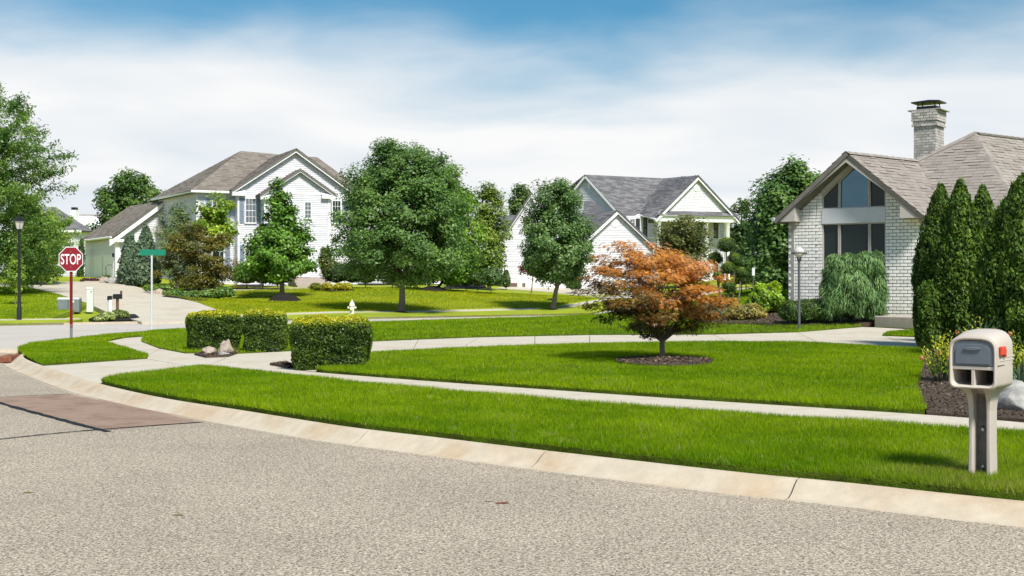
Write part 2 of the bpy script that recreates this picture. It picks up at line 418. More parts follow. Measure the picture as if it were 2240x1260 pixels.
ROAD = bpy.data.objects['road']
def flat_strip(name, pts, wd, z, m, parent):
    b = MB(); n = len(pts); L_, R_ = [], []
    for i, p in enumerate(pts):
        q = nrm(pts, i); k = wd*.5*(.7+.6*random.random()); L_.append((p[0]+q.x*k, p[1]+q.y*k, z)); R_.append((p[0]-q.x*k, p[1]-q.y*k, z))
    b.add(L_+R_, [(i, i+1, n+i+1, n+i) for i in range(n-1)]); return b.build(name, m, parent)
def road_line(px, n=10): return smooth_px([road0(*p) for p in px], n)
pt = [road0(*p) for p in [(-40,872),(0,870),(80,866),(150,863)]]+[p for p in mid if road0(150,863)[1] > p[1] > road0(440,923)[1]]+[road0(*p) for p in [(440,924),(330,932),(225,942),(150,924),(60,901),(0,883),(-40,875)]]
sheet('asphalt_patch', pt, .004, m_patch, .6, 0, parent=ROAD, zf=lambda x, y: np.zeros_like(x))
flat_strip('tar_joint', road_line([(-60,862),(0,882),(60,899),(120,915),(180,931),(237,945)]), .085, .007, m_tar, ROAD)
flat_strip('tar_joint', road_line([(-40,966),(60,955),(150,946),(225,940),(330,932),(443,924)]), .045, .0075, m_tar, ROAD)
flat_strip('tar_joint', road_line([(-40,873),(60,866),(154,862)]), .035, .0072, m_tar, ROAD)
# rust stain and leaf litter on the road
def blot(name, px, py, rx, ry, m, seed):
    r = random.Random(seed); c = road0(px, py)
    pts = [(c[0]+math.cos(a)*rx*(.6+.7*r.random()), c[1]+math.sin(a)*ry*(.6+.7*r.random())) for a in [i*2*math.pi/14 for i in range(14)]]
    sheet(name, pts, .0045, m, .3, 0, parent=ROAD, zf=lambda x, y: np.zeros_like(x))
blot('rust_stain', 1100, 1101, .055, .045, m_rust, 3)
blot('rust_stain', 1070, 1096, .05, .03, mat('rust_wash', (.36,.27,.20), .9, .2, 30), 8)
blot('rust_stain', 390, 1127, .04, .03, mat('leaf_brown', (.22,.14,.06), .9, .2, 30), 9)
blot('rust_stain', 60, 1078, .05, .03, MATS['leaf_brown'], 12)

# curb in separate sections
CURB = empty('curb', (0,0,0), None, None); tag(CURB, kind='structure')
jx = [(9.0,5.2),(5.6,7.4)]+[road0(*p) for p in [(1712,1098),(1127,1027),(735,973),(450,925),(283,895),(205,877),(120,850),(30,812)]]+[(-11.8,29.0)]
ji = [min(range(len(lipc)), key=lambda i: (lipc[i][0]-q[0])**2+(lipc[i][1]-q[1])**2) for q in jx]
prof = [(0,.004),(.10,-.004),(.30,-.012),(.48,-.004),(.62,.03),(.76,.085),(.88,.118),(1.0,.122)]
bounds = sorted(set([0]+ji+[len(lipc)-1]))
for a, b in zip(bounds[:-1], bounds[1:]):
    V, F_ = [], []; npf = len(prof)
    sub = []
    for i in range(a, b+1):
        l, q = Vector(lipc[i]), Vector(backc[i])
        d = (Vector(lipc[min(i+1,len(lipc)-1)])-Vector(lipc[max(i-1,0)])).normalized()*.006
        if i == a: l = l+d; q = q+d
        if i == b: l = l-d; q = q-d
        sub.append((l, q))
    for l, q in sub:
        for t, z in prof:
            p = l.lerp(q, t); V.append((p.x, p.y, z))
        V.append((q.x, q.y, -.15)); V.append((l.x, l.y, -.15))
    k = npf+2
    for i in range(len(sub)-1):
        for j in range(k): F_.append((i*k+j, i*k+(j+1) % k, (i+1)*k+(j+1) % k, (i+1)*k+j))
    F_ += [tuple(range(k)), tuple(reversed(range((len(sub)-1)*k, len(sub)*k)))]
    MB().add(V, F_).build('curb_section', m_curb, CURB, smooth=True)
    if 0 < a:
        l, q = Vector(lipc[a]), Vector(backc[a]); d = (Vector(lipc[a+1])-Vector(lipc[a-1])).normalized()*.0055; fv = []
        for sg_ in (-1, 1):
            for t, z in prof+[(1.0, -.15), (0, -.15)]: p = l.lerp(q, t)+d*sg_; fv.append((p.x, p.y, z-.006))
        MB().add(fv, [(j, (j+1) % 10, 10+(j+1) % 10, 10+j) for j in range(10)]).build('joint_filler', m_tar, CURB)

# far street and its curbs
far_near = smooth_px([(40,764),(67,753),(151,743),(243,733),(330,725),(391,721),(620,712),(810,706),(1050,698),(1290,691)], 4)
far_near = [tuple(G(*p))[:2] for p in far_near]; far_near.insert(0, (-12.7,30.2)); far_near += [(13,72),(26,84),(45,99)]
far_far = [tuple(G(*p))[:2] for p in smooth_px([(0,708),(200,705),(480,700),(800,694),(1050,689.5),(1290,685)], 4)]
far_far = [(-70,44),(-35,45.5)]+far_far+[(11,76.5),(22,88),(40,104)]
street = far_near+far_far[::-1]+[(-70,28),(-24,29.5),(-16,31),(-12.8,30.5)]
sheet('street', street, -.085, m_street, 2.5, 0)
def curb_line(name, line, inner, parent):
    b = MB(); n = len(line); vs = []
    for i, p in enumerate(line):
        d = nrm(line, i)*(.28*inner); h = H(p[0], p[1])
        vs += [(p[0]+d.x, p[1]+d.y, h-.15), (p[0]+d.x, p[1]+d.y, h-.078), (p[0]+d.x*.35, p[1]+d.y*.35, h+.002), (p[0], p[1], h+.006), (p[0], p[1], h-.2)]
    f = []
    for i in range(n-1):
        for j in range(4): f.append((i*5+j, i*5+j+1, i*5+5+j+1, i*5+5+j))
    b.add(vs, f); o = b.build(name, m_curb, parent, smooth=True); return o
c1 = curb_line('street_curb', far_near, 1, None); tag(c1, kind='structure')
c2 = curb_line('street_curb', far_far, -1, None); tag(c2, kind='structure')

# rust-stained storm inlet in the corner of the curb
p0 = G(30, 781)
b = MB(); Mi = Matrix.Translation((p0.x-.1, p0.y, 0.0))@Matrix.Rotation(R(100), 4, 'Z')
b.box(-.38,.38,-.10,-.05,.01,.13,Mi); b.box(-.42,-.34,-.13,.12,.01,.14,Mi); b.box(.34,.42,-.13,.12,.01,.14,Mi); b.box(-.38,.38,-.05,.12,.10,.14,Mi)
tag(b.build('storm_inlet', m_rust, None, bevel=.012), 'rusty iron storm drain inlet at the curb corner', 'drain')

# drive and sidewalk slabs
DRIVE = empty('driveway', (0,0,0), None, None); tag(DRIVE, kind='structure')
WALK = empty('sidewalk', (0,0,0), None, None); tag(WALK, kind='structure')
def shrink(poly, d):
    """pull a plan polygon in by d (for the open joint)"""
    n = len(poly); A = sum(poly[i][0]*poly[(i+1)%n][1]-poly[(i+1)%n][0]*poly[i][1] for i in range(n)); sg = 1 if A > 0 else -1; o = []
    for i in range(n):
        a, p, c = Vector(poly[i-1]), Vector(poly[i]), Vector(poly[(i+1) % n])
        d1 = (p-a).normalized(); d2 = (c-p).normalized(); n1 = Vector((-d1.y, d1.x))*sg; n2 = Vector((-d2.y, d2.x))*sg
        q = (n1+n2); q = q.normalized() if q.length > 1e-4 else n1; o.append(tuple(p+q*d))
    return o
def slab(name, px, parent, m=m_walk, world=False):
    poly = px if world else gpoly(px, 40)
    c = np.array(poly).mean(0)
    return sheet(name, shrink(poly, .011), 0.0, m, .9, .14, parent, origin=(float(c[0]), float(c[1]), H(c[0], c[1])))
slab('slab', [(91,800.5),(321,785),(380,795),(144,820)], DRIVE); slab('slab', [(144,820),(380,795),(440,806),(209,839.5)], DRIVE)
slab('slab', [(224,749),(272,739.5),(313,736.5),(311,748),(351,763),(322,777)], WALK)
slab('slab', [(321,785),(322,777),(351,763),(405,773),(495,783),(440,806),(380,795)], DRIVE)
slab('slab', [(495,783),(405,773),(520,774),(640,768),(700,800),(690,813),(640,808),(540,815),(440,806)], DRIVE)
NE = [(700,800),(740,795),(800,776),(900,771),(1000,766),(1170,759.5),(1290,756),(1450,752.5),(1600,751),(1800,754),(2015,768),(2120,775)]
FE = [(640,768),(690,760),(800,748),(915,743),(1050,738),(1170,735.5),(1290,733),(1430,732.5),(1560,732),(1745,727),(1932,733),(2100,741)]
for i in range(len(NE)-1): slab('slab', [NE[i], NE[i+1], FE[i+1], FE[i]], DRIVE)
slab('slab', [(1745,727),(1885,715.5),(1912,716),(2005,721),(1940,727),(1932,733)], DRIVE)
# the walk along the street
SN = smooth_px([(440,806),(600,822),(800,845),(1100,873),(1500,905),(2000,940),(2240,954)], 8)
SF = smooth_px([(640,808),(690,814),(840,826),(1000,838),(1240,855),(1500,873),(2027,907),(2240,924)], 8)
def walk_edge(pts, ext): 
    w_ = [tuple(G(*p))[:2] for p in pts]; d = Vector(w_[-1])-Vector(w_[-2]); d.normalize()
    return w_+[tuple(Vector(w_[-1])+d*k) for k in ext]
sn, sf = walk_edge(SN, (1.5,3,5,8)), walk_edge(SF, (1.5,3,5,8))
def resample(line, n):
    L_ = [0]
    for a, c in zip(line[:-1], line[1:]): L_.append(L_[-1]+math.dist(a, c))
    o = []
    for t in np.linspace(0, L_[-1], n):
        i = min(max(np.searchsorted(L_, t)-1, 0), len(line)-2); k = (t-L_[i])/max(L_[i+1]-L_[i], 1e-6)
        o.append((line[i][0]+(line[i+1][0]-line[i][0])*k, line[i][1]+(line[i+1][1]-line[i][1])*k))
    return o
ns = 20
sn2, sf2 = resample(sn, ns*4+1), resample(sf, ns*4+1)
for i in range(ns):
    slab('slab', sn2[i*4:i*4+5]+sf2[i*4:i*4+5][::-1], WALK, world=True)

# lawns: turf sheet (setting) plus blades (stuff)
GRASS = []
def lawn(name, poly, grid=.7, off=.022, nb=0, wk=.00042, h=.045, seed=1, m=None, ymax=200, tint=(1,1,1), wide=.45):
    sheet(name, poly, off, m or m_soil, grid, .2)
    if not nb: return
    r = np.random.RandomState(seed); xy = np.array(poly); lo, hi = xy.min(0), xy.max(0); hi[1] = min(hi[1], ymax); lo[1] = max(lo[1], 6)
    got = []; tot = 0
    while tot < nb:
        x = r.uniform(lo[0], hi[0], 60000); y = r.uniform(lo[1], hi[1], 60000)
        k = inside(poly, x, y) & (r.rand(60000) < (lo[1]/y)**1.5) & (np.abs(x) < y*wide+.6)
        if k.sum() == 0: break
        got.append(np.stack([x[k], y[k]], -1)); tot += k.sum()
    p = np.concatenate(got)[:nb]; n = len(p)
    # blades along the rim lean out over the edge
    m_ = int(n*.018); per = np.array(resample(poly+[poly[0]], 900)); e = per[r.randint(0, 900, m_)]+r.normal(0, .018, (m_, 2)); e = e[np.abs(e[:,0]) < e[:,1]*wide+.6]
    p[:len(e)] = e
    zb = Hn(p[:,0], p[:,1])+off-.005
    a = r.uniform(0, 2*np.pi, n); wd = wk*p[:,1]*r.uniform(.7, 1.4, n); n1 = vnoise(p[:,0]*1.3+7, p[:,1]*1.3); n2 = vnoise(p[:,0]*.45, p[:,1]*.45+31); n3 = vnoise(p[:,0]*4+3, p[:,1]*4)
    hh = h*r.uniform(.55, 1.25, n)*(.75+.5*n1); la = r.uniform(0, 2*np.pi, n); ll = hh*r.uniform(.1, .8, n)
    dx, dy = np.cos(a)*wd*.5, np.sin(a)*wd*.5
    V = np.empty((n, 3, 3)); V[:,0] = np.stack([p[:,0]-dx, p[:,1]-dy, zb], -1); V[:,1] = np.stack([p[:,0]+dx, p[:,1]+dy, zb], -1)
    V[:,2] = np.stack([p[:,0]+np.cos(la)*ll, p[:,1]+np.sin(la)*ll, zb+hh], -1)
    g1 = np.array([.205,.37,.004]); g2 = np.array([.38,.48,.010]); g3 = np.array([.075,.185,.004]); st = np.array([.42,.40,.14])
    st_ = np.sin((p[:,0]*.52+p[:,1]*.85)*2*np.pi/1.15); f = np.clip(.07*np.tanh(st_*3)+.62*n2+.35*n3+.5*(n1-.5)+r.normal(0, .26, n), 0, 1)[:,None]; c = g3*(1-f)+g2*f; c = c*.6+g1*.4
    sel = (r.rand(n) < (.02+.05*(n1 > .75)+.22*(vnoise(p[:,0]*6.5+11, p[:,1]*6.5) > .88))*(h < .08))[:,None]; c = np.where(sel, st, c)
    c = c*np.array(tint)
    # worn, yellowed turf round the mailbox
    d = np.hypot(p[:,0]-3.75, p[:,1]-9.95); k = np.clip(1-d/1.15, 0, 1)*(r.rand(n) < .8)*np.clip(n3*1.5, .3, 1); k = k[:,None]
    c = c*(1-k*.8)+np.array([.34,.29,.09])*k*.8
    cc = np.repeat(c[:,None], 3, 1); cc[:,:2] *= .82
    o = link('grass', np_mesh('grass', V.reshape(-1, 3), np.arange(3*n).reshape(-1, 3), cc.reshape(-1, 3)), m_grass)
    GRASS.append(o); tag(o, kind='stuff', cat='grass'); return o
backl = [(p[0]+(p[0]-l[0])*.12, p[1]+(p[1]-l[1])*.12) for l, p in zip(lipc, backc)]
strip = [q for q in backl if q[1] < 19.75]+[tuple(G(*p))[:2] for p in [(250,830),(300,824),(350,818),(400,811)]]+sn[:]
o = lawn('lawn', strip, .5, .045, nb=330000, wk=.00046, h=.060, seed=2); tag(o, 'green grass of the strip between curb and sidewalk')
corner = gpoly([(40,766),(60,782),(89,798),(321,784.5),(322,778),(224,748),(272,739),(313,736),(391,724),(391,721.5),(243,733.5),(151,743.5),(67,753.5),(42,762)], 14)
o = lawn('lawn', corner, .8, nb=55000, wk=.00050, h=.06, seed=3); tag(o, 'green grass on the street corner round the stop sign')
main = gpoly([(690,812),(720,807),(745,797),(800,777),(1000,767),(1170,760.5),(1290,757),(1450,753.5),(1600,752),(1800,755),(2013,769),(2020,800),(2008,850),(2027,905)]+[p for p in SF[::-1] if 700 < p[0] < 2020], 18)
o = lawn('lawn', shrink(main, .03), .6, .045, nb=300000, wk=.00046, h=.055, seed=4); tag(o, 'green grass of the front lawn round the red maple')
back = [tuple(G(*p))[:2] for p in dens_open([(313,736),(311,748),(351,763),(405,773),(520,774),(640,767),(690,759),(800,747.5),(915,742.5),(1050,737.5),(1290,732.5),(1430,732),(1560,731.5),(1745,726.5),(1885,715),(1880,711),(1700,708),(1560,702)], 25)]
nf = [q for q in far_near if q[1] > G(391,721).y-.3 and q[0] < 20]
back = back+[(9.5,45.0),(14.0,56.0),(16.5,73.0)]+nf[::-1]
o = lawn('lawn', back, 1.2, nb=150000, wk=.0005, h=.06, seed=5); tag(o, 'green grass between the curved drive and the street')
side_lawn = [(8.4,7.6),(16,5.0),(22,9),(20,17),(9.6,14.6),(7.9,11.2),(7.3,9.6)]
o = lawn('lawn', side_lawn, 1.0, .02, nb=15000, wk=.0009, h=.06, seed=9, wide=9); tag(o, 'green grass beyond the mulch bed at the right edge')
isl = gpoly([(1930,735),(1942,727.5),(2006,722.5),(2100,728),(2100,741)], 20)
o = lawn('lawn', isl, .6, nb=9000, wk=.0006, h=.05, seed=6); tag(o, 'green grass patch beside the porch step')

# far side: kerb strip, walk, lawns and the neighbours' drives
def offs(line, d):
    return [(p[0]+nrm(line, i).x*d, p[1]+nrm(line, i).y*d) for i, p in enumerate(line)]
sg = 1 if offs(far_far, 1)[8][1] > far_far[8][1] else -1
L1, L2 = offs(far_far, 2.3*sg), offs(far_far, 3.5*sg)
fd_poly = [tuple(G(*p))[:2] for p in dens_open([(310,705.5),(240,687),(195,666),(130,645),(60,628),(0,627)], 20)]+[(-60,75.5),(-60,82)]+[tuple(G(*p))[:2] for p in dens_open([(0,619),(60,618),(120,617),(185,617),(186,609),(252,609),(258,616),(290,626),(350,641),(362,648),(430,662),(475,679),(520,690),(560,700)], 20)]
far_drive = sheet('neighbour_driveway', fd_poly, .03, m_walk, 2.0, .2)
def far_strip(name, x0, x1, A, B, off, m):
    a = [p for p in A if x0 < p[0] < x1]; c = [p for p in B if x0 < p[0] < x1]
    return sheet(name, a+c[::-1], off, m, 1.5, .2)
for x0, x1 in ((-70,-17.6),(-14.6,60)):
    far_strip('verge', x0, x1, far_far, L1, .012, m_lawn_far)
    far_strip('far_sidewalk', x0, x1, L1, L2, -.01, m_walk)
lw = [p for p in L2 if -70 < p[0] < -18.6]+[tuple(G(*p))[:2] for p in [(193,666),(130,646),(60,629),(0,628)]]+[(-60,75)]
o = lawn('lawn', lw, 2.0, .02, nb=36000, wk=.00042, h=.07, seed=7, m=m_lawn_far, tint=(1.05,.98,1)); tag(o, 'green grass round the utility cabinet across the street')
rw = [p for p in L2 if -14.2 < p[0] < 50]; rw = rw+[(55,110),(-60,110),(-60,84)]+[tuple(G(*p))[:2] for p in [(185,607),(252,607.5),(262,616),(350,640),(364,647),(430,661),(478,679)]]
o = lawn('lawn', rw, 2.5, .02, nb=110000, wk=.00040, h=.07, seed=8, m=m_lawn_far, ymax=82, tint=(1.55,1.12,1.3)); tag(o, 'green grass in front of the white houses')
d2 = gpoly([(1085,632),(1100,629),(1250,629),(1420,640),(1420,655),(1290,652),(1200,640),(1120,634)], 20)
sheet('neighbour_driveway', d2, .05, m_walk, 2.0, .2)
d3 = gpoly([(500,634),(640,630.5),(700,630),(700,632),(640,632.5),(500,637)], 20)
sheet('front_path', d3, .05, m_walk, 2.0, .2)

# ------------------------------------------------------------------ building helpers
class Pl:
    """vertical plane through a plan point, running along u (plan angle in degrees); n points to the viewer"""
    def __init__(s, o, ang):
        s.o = Vector((o[0], o[1], 0)); s.u = Vector((math.cos(R(ang)), math.sin(R(ang)), 0)); s.n = Vector((s.u.y, -s.u.x, 0)); s.ang = ang
    def hit(s, px, py):
        k = (px-CX)/FPX; d = Vector((k, 1, -(py-HY)/FPX)); c = Vector((0, 0, HC))
        t = (s.o-c).dot(s.n)/d.dot(s.n); return c+d*t
    def ab(s, px, py): p = s.hit(px, py); return ((p-s.o).dot(s.u), p.z)
    def a(s, px): return s.ab(px, HY)[0]
    def z(s, px, py): return s.ab(px, py)[1]
    def pt(s, a, z, off=0.0): return s.o+s.u*a+Vector((0,0,z))+s.n*off
    def moved(s, off): return Pl((s.o+s.n*off)[:2], s.ang)
def pbox(b, pl, a0, a1, z0, z1, d0, d1, col=None):
    vs = [pl.pt(a, z, d) for d in (d0, d1) for a, z in ((a0,z0),(a1,z0),(a1,z1),(a0,z1))]
    return b.add(vs, [(3,2,1,0),(4,5,6,7),(0,1,5,4),(1,2,6,5),(2,3,7,6),(3,0,4,7)], col)
def ppoly(b, pl, poly, d0, d1, col=None):
    return b.prism([pl.pt(a, z, d0) for a, z in poly], pl.n*(d1-d0), col)
def interval(poly, v):
    xs = []
    for i in range(len(poly)):
        (a0, b0), (a1, b1) = poly[i], poly[(i+1) % len(poly)]
        if (b0 <= v < b1) or (b1 <= v < b0): xs.append(a0+(a1-a0)*(v-b0)/(b1-b0))
    return (min(xs), max(xs)) if len(xs) >= 2 else None
class SidSet:
    """one siding mesh for each wall plane"""
    def __init__(s): s.d = {}
    def build(s, name, m, parent, attr=False):
        for b in s.d.values(): b.build(name, m, parent, attr=attr)
def siding(b, pl, poly, d=0.0, ex=.125):
    """lapped boards over a convex (a,z) polygon"""
    if isinstance(b, SidSet): b = b.d.setdefault(id(pl), MB())
    z0, z1 = min(p[1] for p in poly), max(p[1] for p in poly); n = max(1, int((z1-z0)/ex)); st = (z1-z0)/n
    for i in range(n):
        lo, hi = z0+i*st, z0+(i+1)*st; A = interval(poly, lo+1e-4); B = interval(poly, hi-1e-4)
        if not A or not B: continue
        g = .93+.1*random.random(); c = (g, g, g)
        b.add([pl.pt(A[0], lo, d+.032), pl.pt(A[1], lo, d+.032), pl.pt(B[1], hi, d+.004), pl.pt(B[0], hi, d+.004), pl.pt(A[0], lo, d), pl.pt(A[1], lo, d)],
              [(0,1,2,3),(0,4,5,1)], c)
def plane_frame(poly):
    p = [Vector(q) for q in poly]; n = Vector((0,0,0))
    for i in range(len(p)): n += p[i].cross(p[(i+1) % len(p)])
    n.normalize()
    if n.z < 0: n = -n
    u = Vector((0,0,1)).cross(n).normalized(); w_ = n.cross(u); return p[0], u, w_, n
def shingles(b, poly, ex, tw, cols, pieces=None, lim=0):
    """rows of overlapping tabs over a convex roof plane; whole tabs go to pieces while lim lasts"""
    o, u, w_, n = plane_frame(poly); pq = [((Vector(q)-o).dot(u), (Vector(q)-o).dot(w_)) for q in poly]
    b0, b1 = min(q[1] for q in pq), max(q[1] for q in pq); nr = int((b1-b0)/ex)
    for i in range(nr):
        lo, hi = b0+i*ex, b0+(i+1)*ex
        A = interval(pq, lo+1e-3); B = interval(pq, min(hi, b1)-1e-3)
        if not A or not B: continue
        x = min(A[0], B[0])-random.random()*tw
        while x < max(A[1], B[1]):
            xe = x+tw; l0, r0, l1, r1 = max(x, A[0]), min(xe, A[1]), max(x, B[0]), min(xe, B[1]); full = l0 == x and l1 == x and r0 == xe and r1 == xe
            c = random.choice(cols); t = random.choice((.010,.012,.014,.012,.016,.030))
            if full and pieces is not None: pieces.append((o+u*x+w_*lo, u, w_, n, random.randrange(4)))
            elif r0 > l0 and r1 > l1 or (r0 > l0) or (r1 > l1):
                r0 = max(r0, l0); r1 = max(r1, l1); g = .006
                q = lambda a, bb, h: o+u*a+w_*bb+n*h
                b.add([q(l0+g*.5, lo, t), q(r0-g*.5, lo, t), q(r1-g*.5, hi, .003), q(l1+g*.5, hi, .003), q(l0, lo, -.01), q(r0, lo, -.01)], [(0,1,2,3),(0,4,5,1)], c)
            x = xe
def deck(poly, th=.14):
    o, u, w_, n = plane_frame(poly); b = MB(); b.prism([Vector(q)-n*th for q in poly], n*(th-.006)); return b
def window(parent, pl, a0, a1, z0, z1, cols=2, rows=2, d=.03, m_f=None, m_g=None, fw=.06, sash=True):
    m_f = m_f or m_trim; m_g = m_g or m_glass
    b = MB()
    pbox(b, pl, a0, a0+fw, z0, z1, d-.02, d+.05); pbox(b, pl, a1-fw, a1, z0, z1, d-.02, d+.05)
    pbox(b, pl, a0+fw, a1-fw, z1-fw, z1, d-.02, d+.05); pbox(b, pl, a0-.04, a1+.04, z0-.05, z0+fw*.7, d-.02, d+.075)
    win = b.build('window', m_f, parent)
    i0, i1, j0, j1 = a0+fw, a1-fw, z0+fw*.7, z1-fw; zm = (j0+j1)/2
    for k, (q0, q1) in enumerate(((j0, zm-.02), (zm+.02, j1)) if sash else ((j0, j1),)):
        g = MB(); g.add([pl.pt(i0, q0, d+.012), pl.pt(i1, q0, d+.012), pl.pt(i1, q1, d+.012), pl.pt(i0, q1, d+.012)], [(0,1,2,3)]); g.build('pane', m_g, win)
        mu = MB(); 
        for c in range(1, cols): x = i0+(i1-i0)*c/cols; pbox(mu, pl, x-.012, x+.012, q0, q1, d+.013, d+.03)
        for c in range(1, rows): y = q0+(q1-q0)*c/rows; pbox(mu, pl, i0, i1, y-.012, y+.012, d+.014, d+.028)
        if mu.v: mu.build('muntin', m_f, win)
    if sash: MB_ = MB(); pbox(MB_, pl, i0, i1, zm-.02, zm+.02, d+.005, d+.035); MB_.build('meeting_rail', m_f, win)
    return win
def shutter(parent, pl, a0, a1, z0, z1, m, d=.025):
    b = MB(); pbox(b, pl, a0, a0+.05, z0, z1, d, d+.04); pbox(b, pl, a1-.05, a1, z0, z1, d, d+.04)
    for q0, q1 in ((z0, z0+.07), ((z0+z1)/2-.035, (z0+z1)/2+.035), (z1-.07, z1)): pbox(b, pl, a0+.05, a1-.05, q0, q1, d, d+.038)
    n = int((z1-z0)/.07)
    for i in range(n):
        q = z0+(z1-z0)*(i+.5)/n; pbox(b, pl, a0+.05, a1-.05, q-.022, q+.022, d+.003, d+.022)
    return b.build('shutter', m, parent)

m_white = mat('white_siding', (.83,.84,.84), .55, .04, 2.5, attr=True)
m_white.node_tree.nodes['Color Ramp'].color_ramp.elements[0].color = (.63,.62,.64,1); m_white.node_tree.nodes['Color Ramp'].color_ramp.elements[1].color = (.71,.695,.715,1)
m_wall = mat('wall_backing', (.8,.8,.79), .7, .04, 3)
m_trim = mat('white_trim', (.82,.81,.79), .5, .04, 4)
m_glass = glass('window_glass', (.03,.045,.05), .22)
m_glassd = glass('dark_glass', (.014,.025,.021), .022)
m_roof_tan = mat('tan_shingle', rough=.9, var=.12, scale=1.2, attr=True, bump=.3, bscale=60)
m_roof_grey = mat('grey_shingle', rough=.9, var=.12, scale=1.2, attr=True, bump=.3, bscale=60)
m_deck = mat('roof_deck', (.16,.145,.13), .9, .15, 5)
m_deckg = mat('grey_roof_deck', (.1,.1,.105), .9, .15, 5)
m_taupe = mat('taupe_trim', (.47,.425,.39), .55, .05, 3)
m_taupel = mat('pale_taupe_panel', (.60,.59,.61), .55, .05, 3)
m_brick = mat('white_brick', rough=.85, var=.14, scale=9, attr=True, bump=.4, bscale=50)
m_mortar = mat('mortar', (.43,.405,.375), .95, .2, 20, .4, 60)
m_blueshut = mat('blue_grey_shutter', (.26,.31,.38), .5, .08, 5)
m_blackshut = mat('black_shutter', (.025,.022,.024), .5, .1, 5)
m_metal_dk = mat('dark_metal', (.02,.024,.024), .45, .2, 8, metal=.3)
m_conc_step = mat('step_concrete', (.42,.36,.31), .85, .12, 6, .2, 60)
TAN = [(.275,.238,.208),(.295,.256,.225),(.25,.215,.188),(.31,.27,.24),(.265,.228,.20)]
TAN2 = [(.205,.175,.147),(.235,.20,.168),(.185,.158,.132),(.215,.184,.155)]
GREY = [(.135,.13,.135),(.165,.16,.165),(.115,.11,.115),(.19,.185,.185)]

# ------------------------------------------------------------------ the brick house on the right
fas = Pl(((1850-CX)/FPX*36, 36), -36)                   # plane of the gable fascia
rid = Vector((math.sin(R(50)), math.cos(R(50)), 0))      # ridge direction, away from the viewer
wal = Pl((fas.o+rid*.5)[:2], -36)                        # plane of the gable wall
BH = world_empty('brick_house', (wal.o.x, wal.o.y, H(wal.o.x, wal.o.y)), 'white brick house with tan shingle roof and tall gable window', 'house')
zb = .62
zap, ael, aer = fas.z(1850,332), fas.a(1700), fas.a(2016)
zel = fas.z(1700,478); zer = zel
half = max(-ael, aer); ael, aer = -half*1.0, half*1.0
zer = zel
aw0, aw1 = wal.a(1725), wal.a(2012)                      # wall corners
b0_, b1_ = wal.a(1798), wal.a(1937)                      # window bay
slope = (zap-zel)/half
def rake(a, drop=0.0): return zap-abs(a)*slope-drop
# brick piers
pieces = []; bj = MB(); mort = MB()
def brickwork(pl, poly, d, bw=.215, bh=.097, keep=True):
    ppoly(mort, pl, poly, d-.25, d-.014)
    z0, z1 = min(p[1] for p in poly), max(p[1] for p in poly); n = int((z1-z0)/bh); k = 0
    for i in range(n):
        lo, hi = z0+i*bh+.011, z0+(i+1)*bh-.011; A = interval(poly, lo); B = interval(poly, hi)
        if not A or not B: continue
        l, r_ = max(A[0], B[0]), min(A[1], B[1]); x = l-(bw*.5 if i % 2 else 0)
        while x < r_:
            a0, a1 = max(x+.010, l), min(x+bw-.010, r_); pr = random.uniform(-.004, .006)
            if a1-a0 > .04:
                g = random.choice([.84,.87,.82,.78,.86,.74]); col = (g, g*.965, g*.915)
                full = a1-a0 > bw-.022
                if full and keep: pieces.append((pl.pt(a0, lo, d+pr), pl, random.randrange(5), a0))
                else: pbox(bj, pl, a0, a1, lo, hi, d-.02, d+pr, col)
            x += bw
lp = [(aw0, zb), (b0_, zb), (b0_, rake(b0_, .12)), (aw0, min(rake(aw0, .12), zel+.35))]
rp_ = [(b1_, zb), (aw1, zb), (aw1, rake(aw1, .12)), (b1_, rake(b1_, .12))]
brickwork(wal, lp, 0); brickwork(wal, rp_, 0)
zs_ = wal.z(1800,640)                                    # sill of the tall windows
brickwork(wal, [(b0_+.01, zb), (b1_-.01, zb), (b1_-.01, zs_-.05), (b0_+.01, zs_-.05)], -.12, keep=False)
wl = mort.build('wall', m_mortar, BH)
pieces.sort(key=lambda q: -q[3])
bm_v = []
for k, g in enumerate([.86,.84,.81,.87,.75]):
    q = MB(); q.box(0, .195, -.02, 0, 0, .075, col=(g, g*.965, g*.915)); me = bpy.data.meshes.new('brick'); me.from_pydata(q.v, [], q.f)
    me.attributes.new('Col', 'FLOAT_COLOR', 'POINT').data.foreach_set('color', np.array([(*c, 1) for c in q.c], np.float32).ravel()); me.materials.append(m_brick); me.update(); bm_v.append(me)
og = Vector(ORG[BH.name])
for q in pieces[:300]:
    o = bpy.data.objects.new('brick', bm_v[q[2]]); COL.objects.link(o); o.parent = wl; pl = q[1]
    o.matrix_local = Matrix.Translation(q[0]-og)@Matrix.Rotation(R(pl.ang), 4, 'Z')
for q in pieces[300:]:
    g = random.choice([.80,.84,.78,.74,.82,.68]); a = (q[0]-q[1].o).dot(q[1].u); pbox(bj, q[1], a, a+.195, q[0].z, q[0].z+.075, -.02, 0, (g, g*.965, g*.915))
# left side wall, running back along the ridge
side = Pl(wal.pt(aw0, 0)[:2], 40+180-180)
sv = Pl(wal.pt(aw0, 0)[:2], 40); 
sv.n = -sv.n if sv.n.dot(Vector((-1,0,0))) < 0 else sv.n
mort2 = MB()
ppoly(mort2, sv, [(0.0, zb), (9, zb), (9, zel+.05), (0.0, zel+.05)], -.2, -.016); mort2.build('wall', m_mortar, BH)
n = int((zel-zb)/.097)
for i in range(n):
    for j in range(14):
        x = j*.215+(.1 if i % 2 else 0)+.01; g = random.choice([.80,.84,.78,.74,.82]); pbox(bj, sv, x, x+.195, zb+i*.097+.011, zb+i*.097+.086, -.02, random.uniform(-.003,.005), (g, g*.965, g*.915))
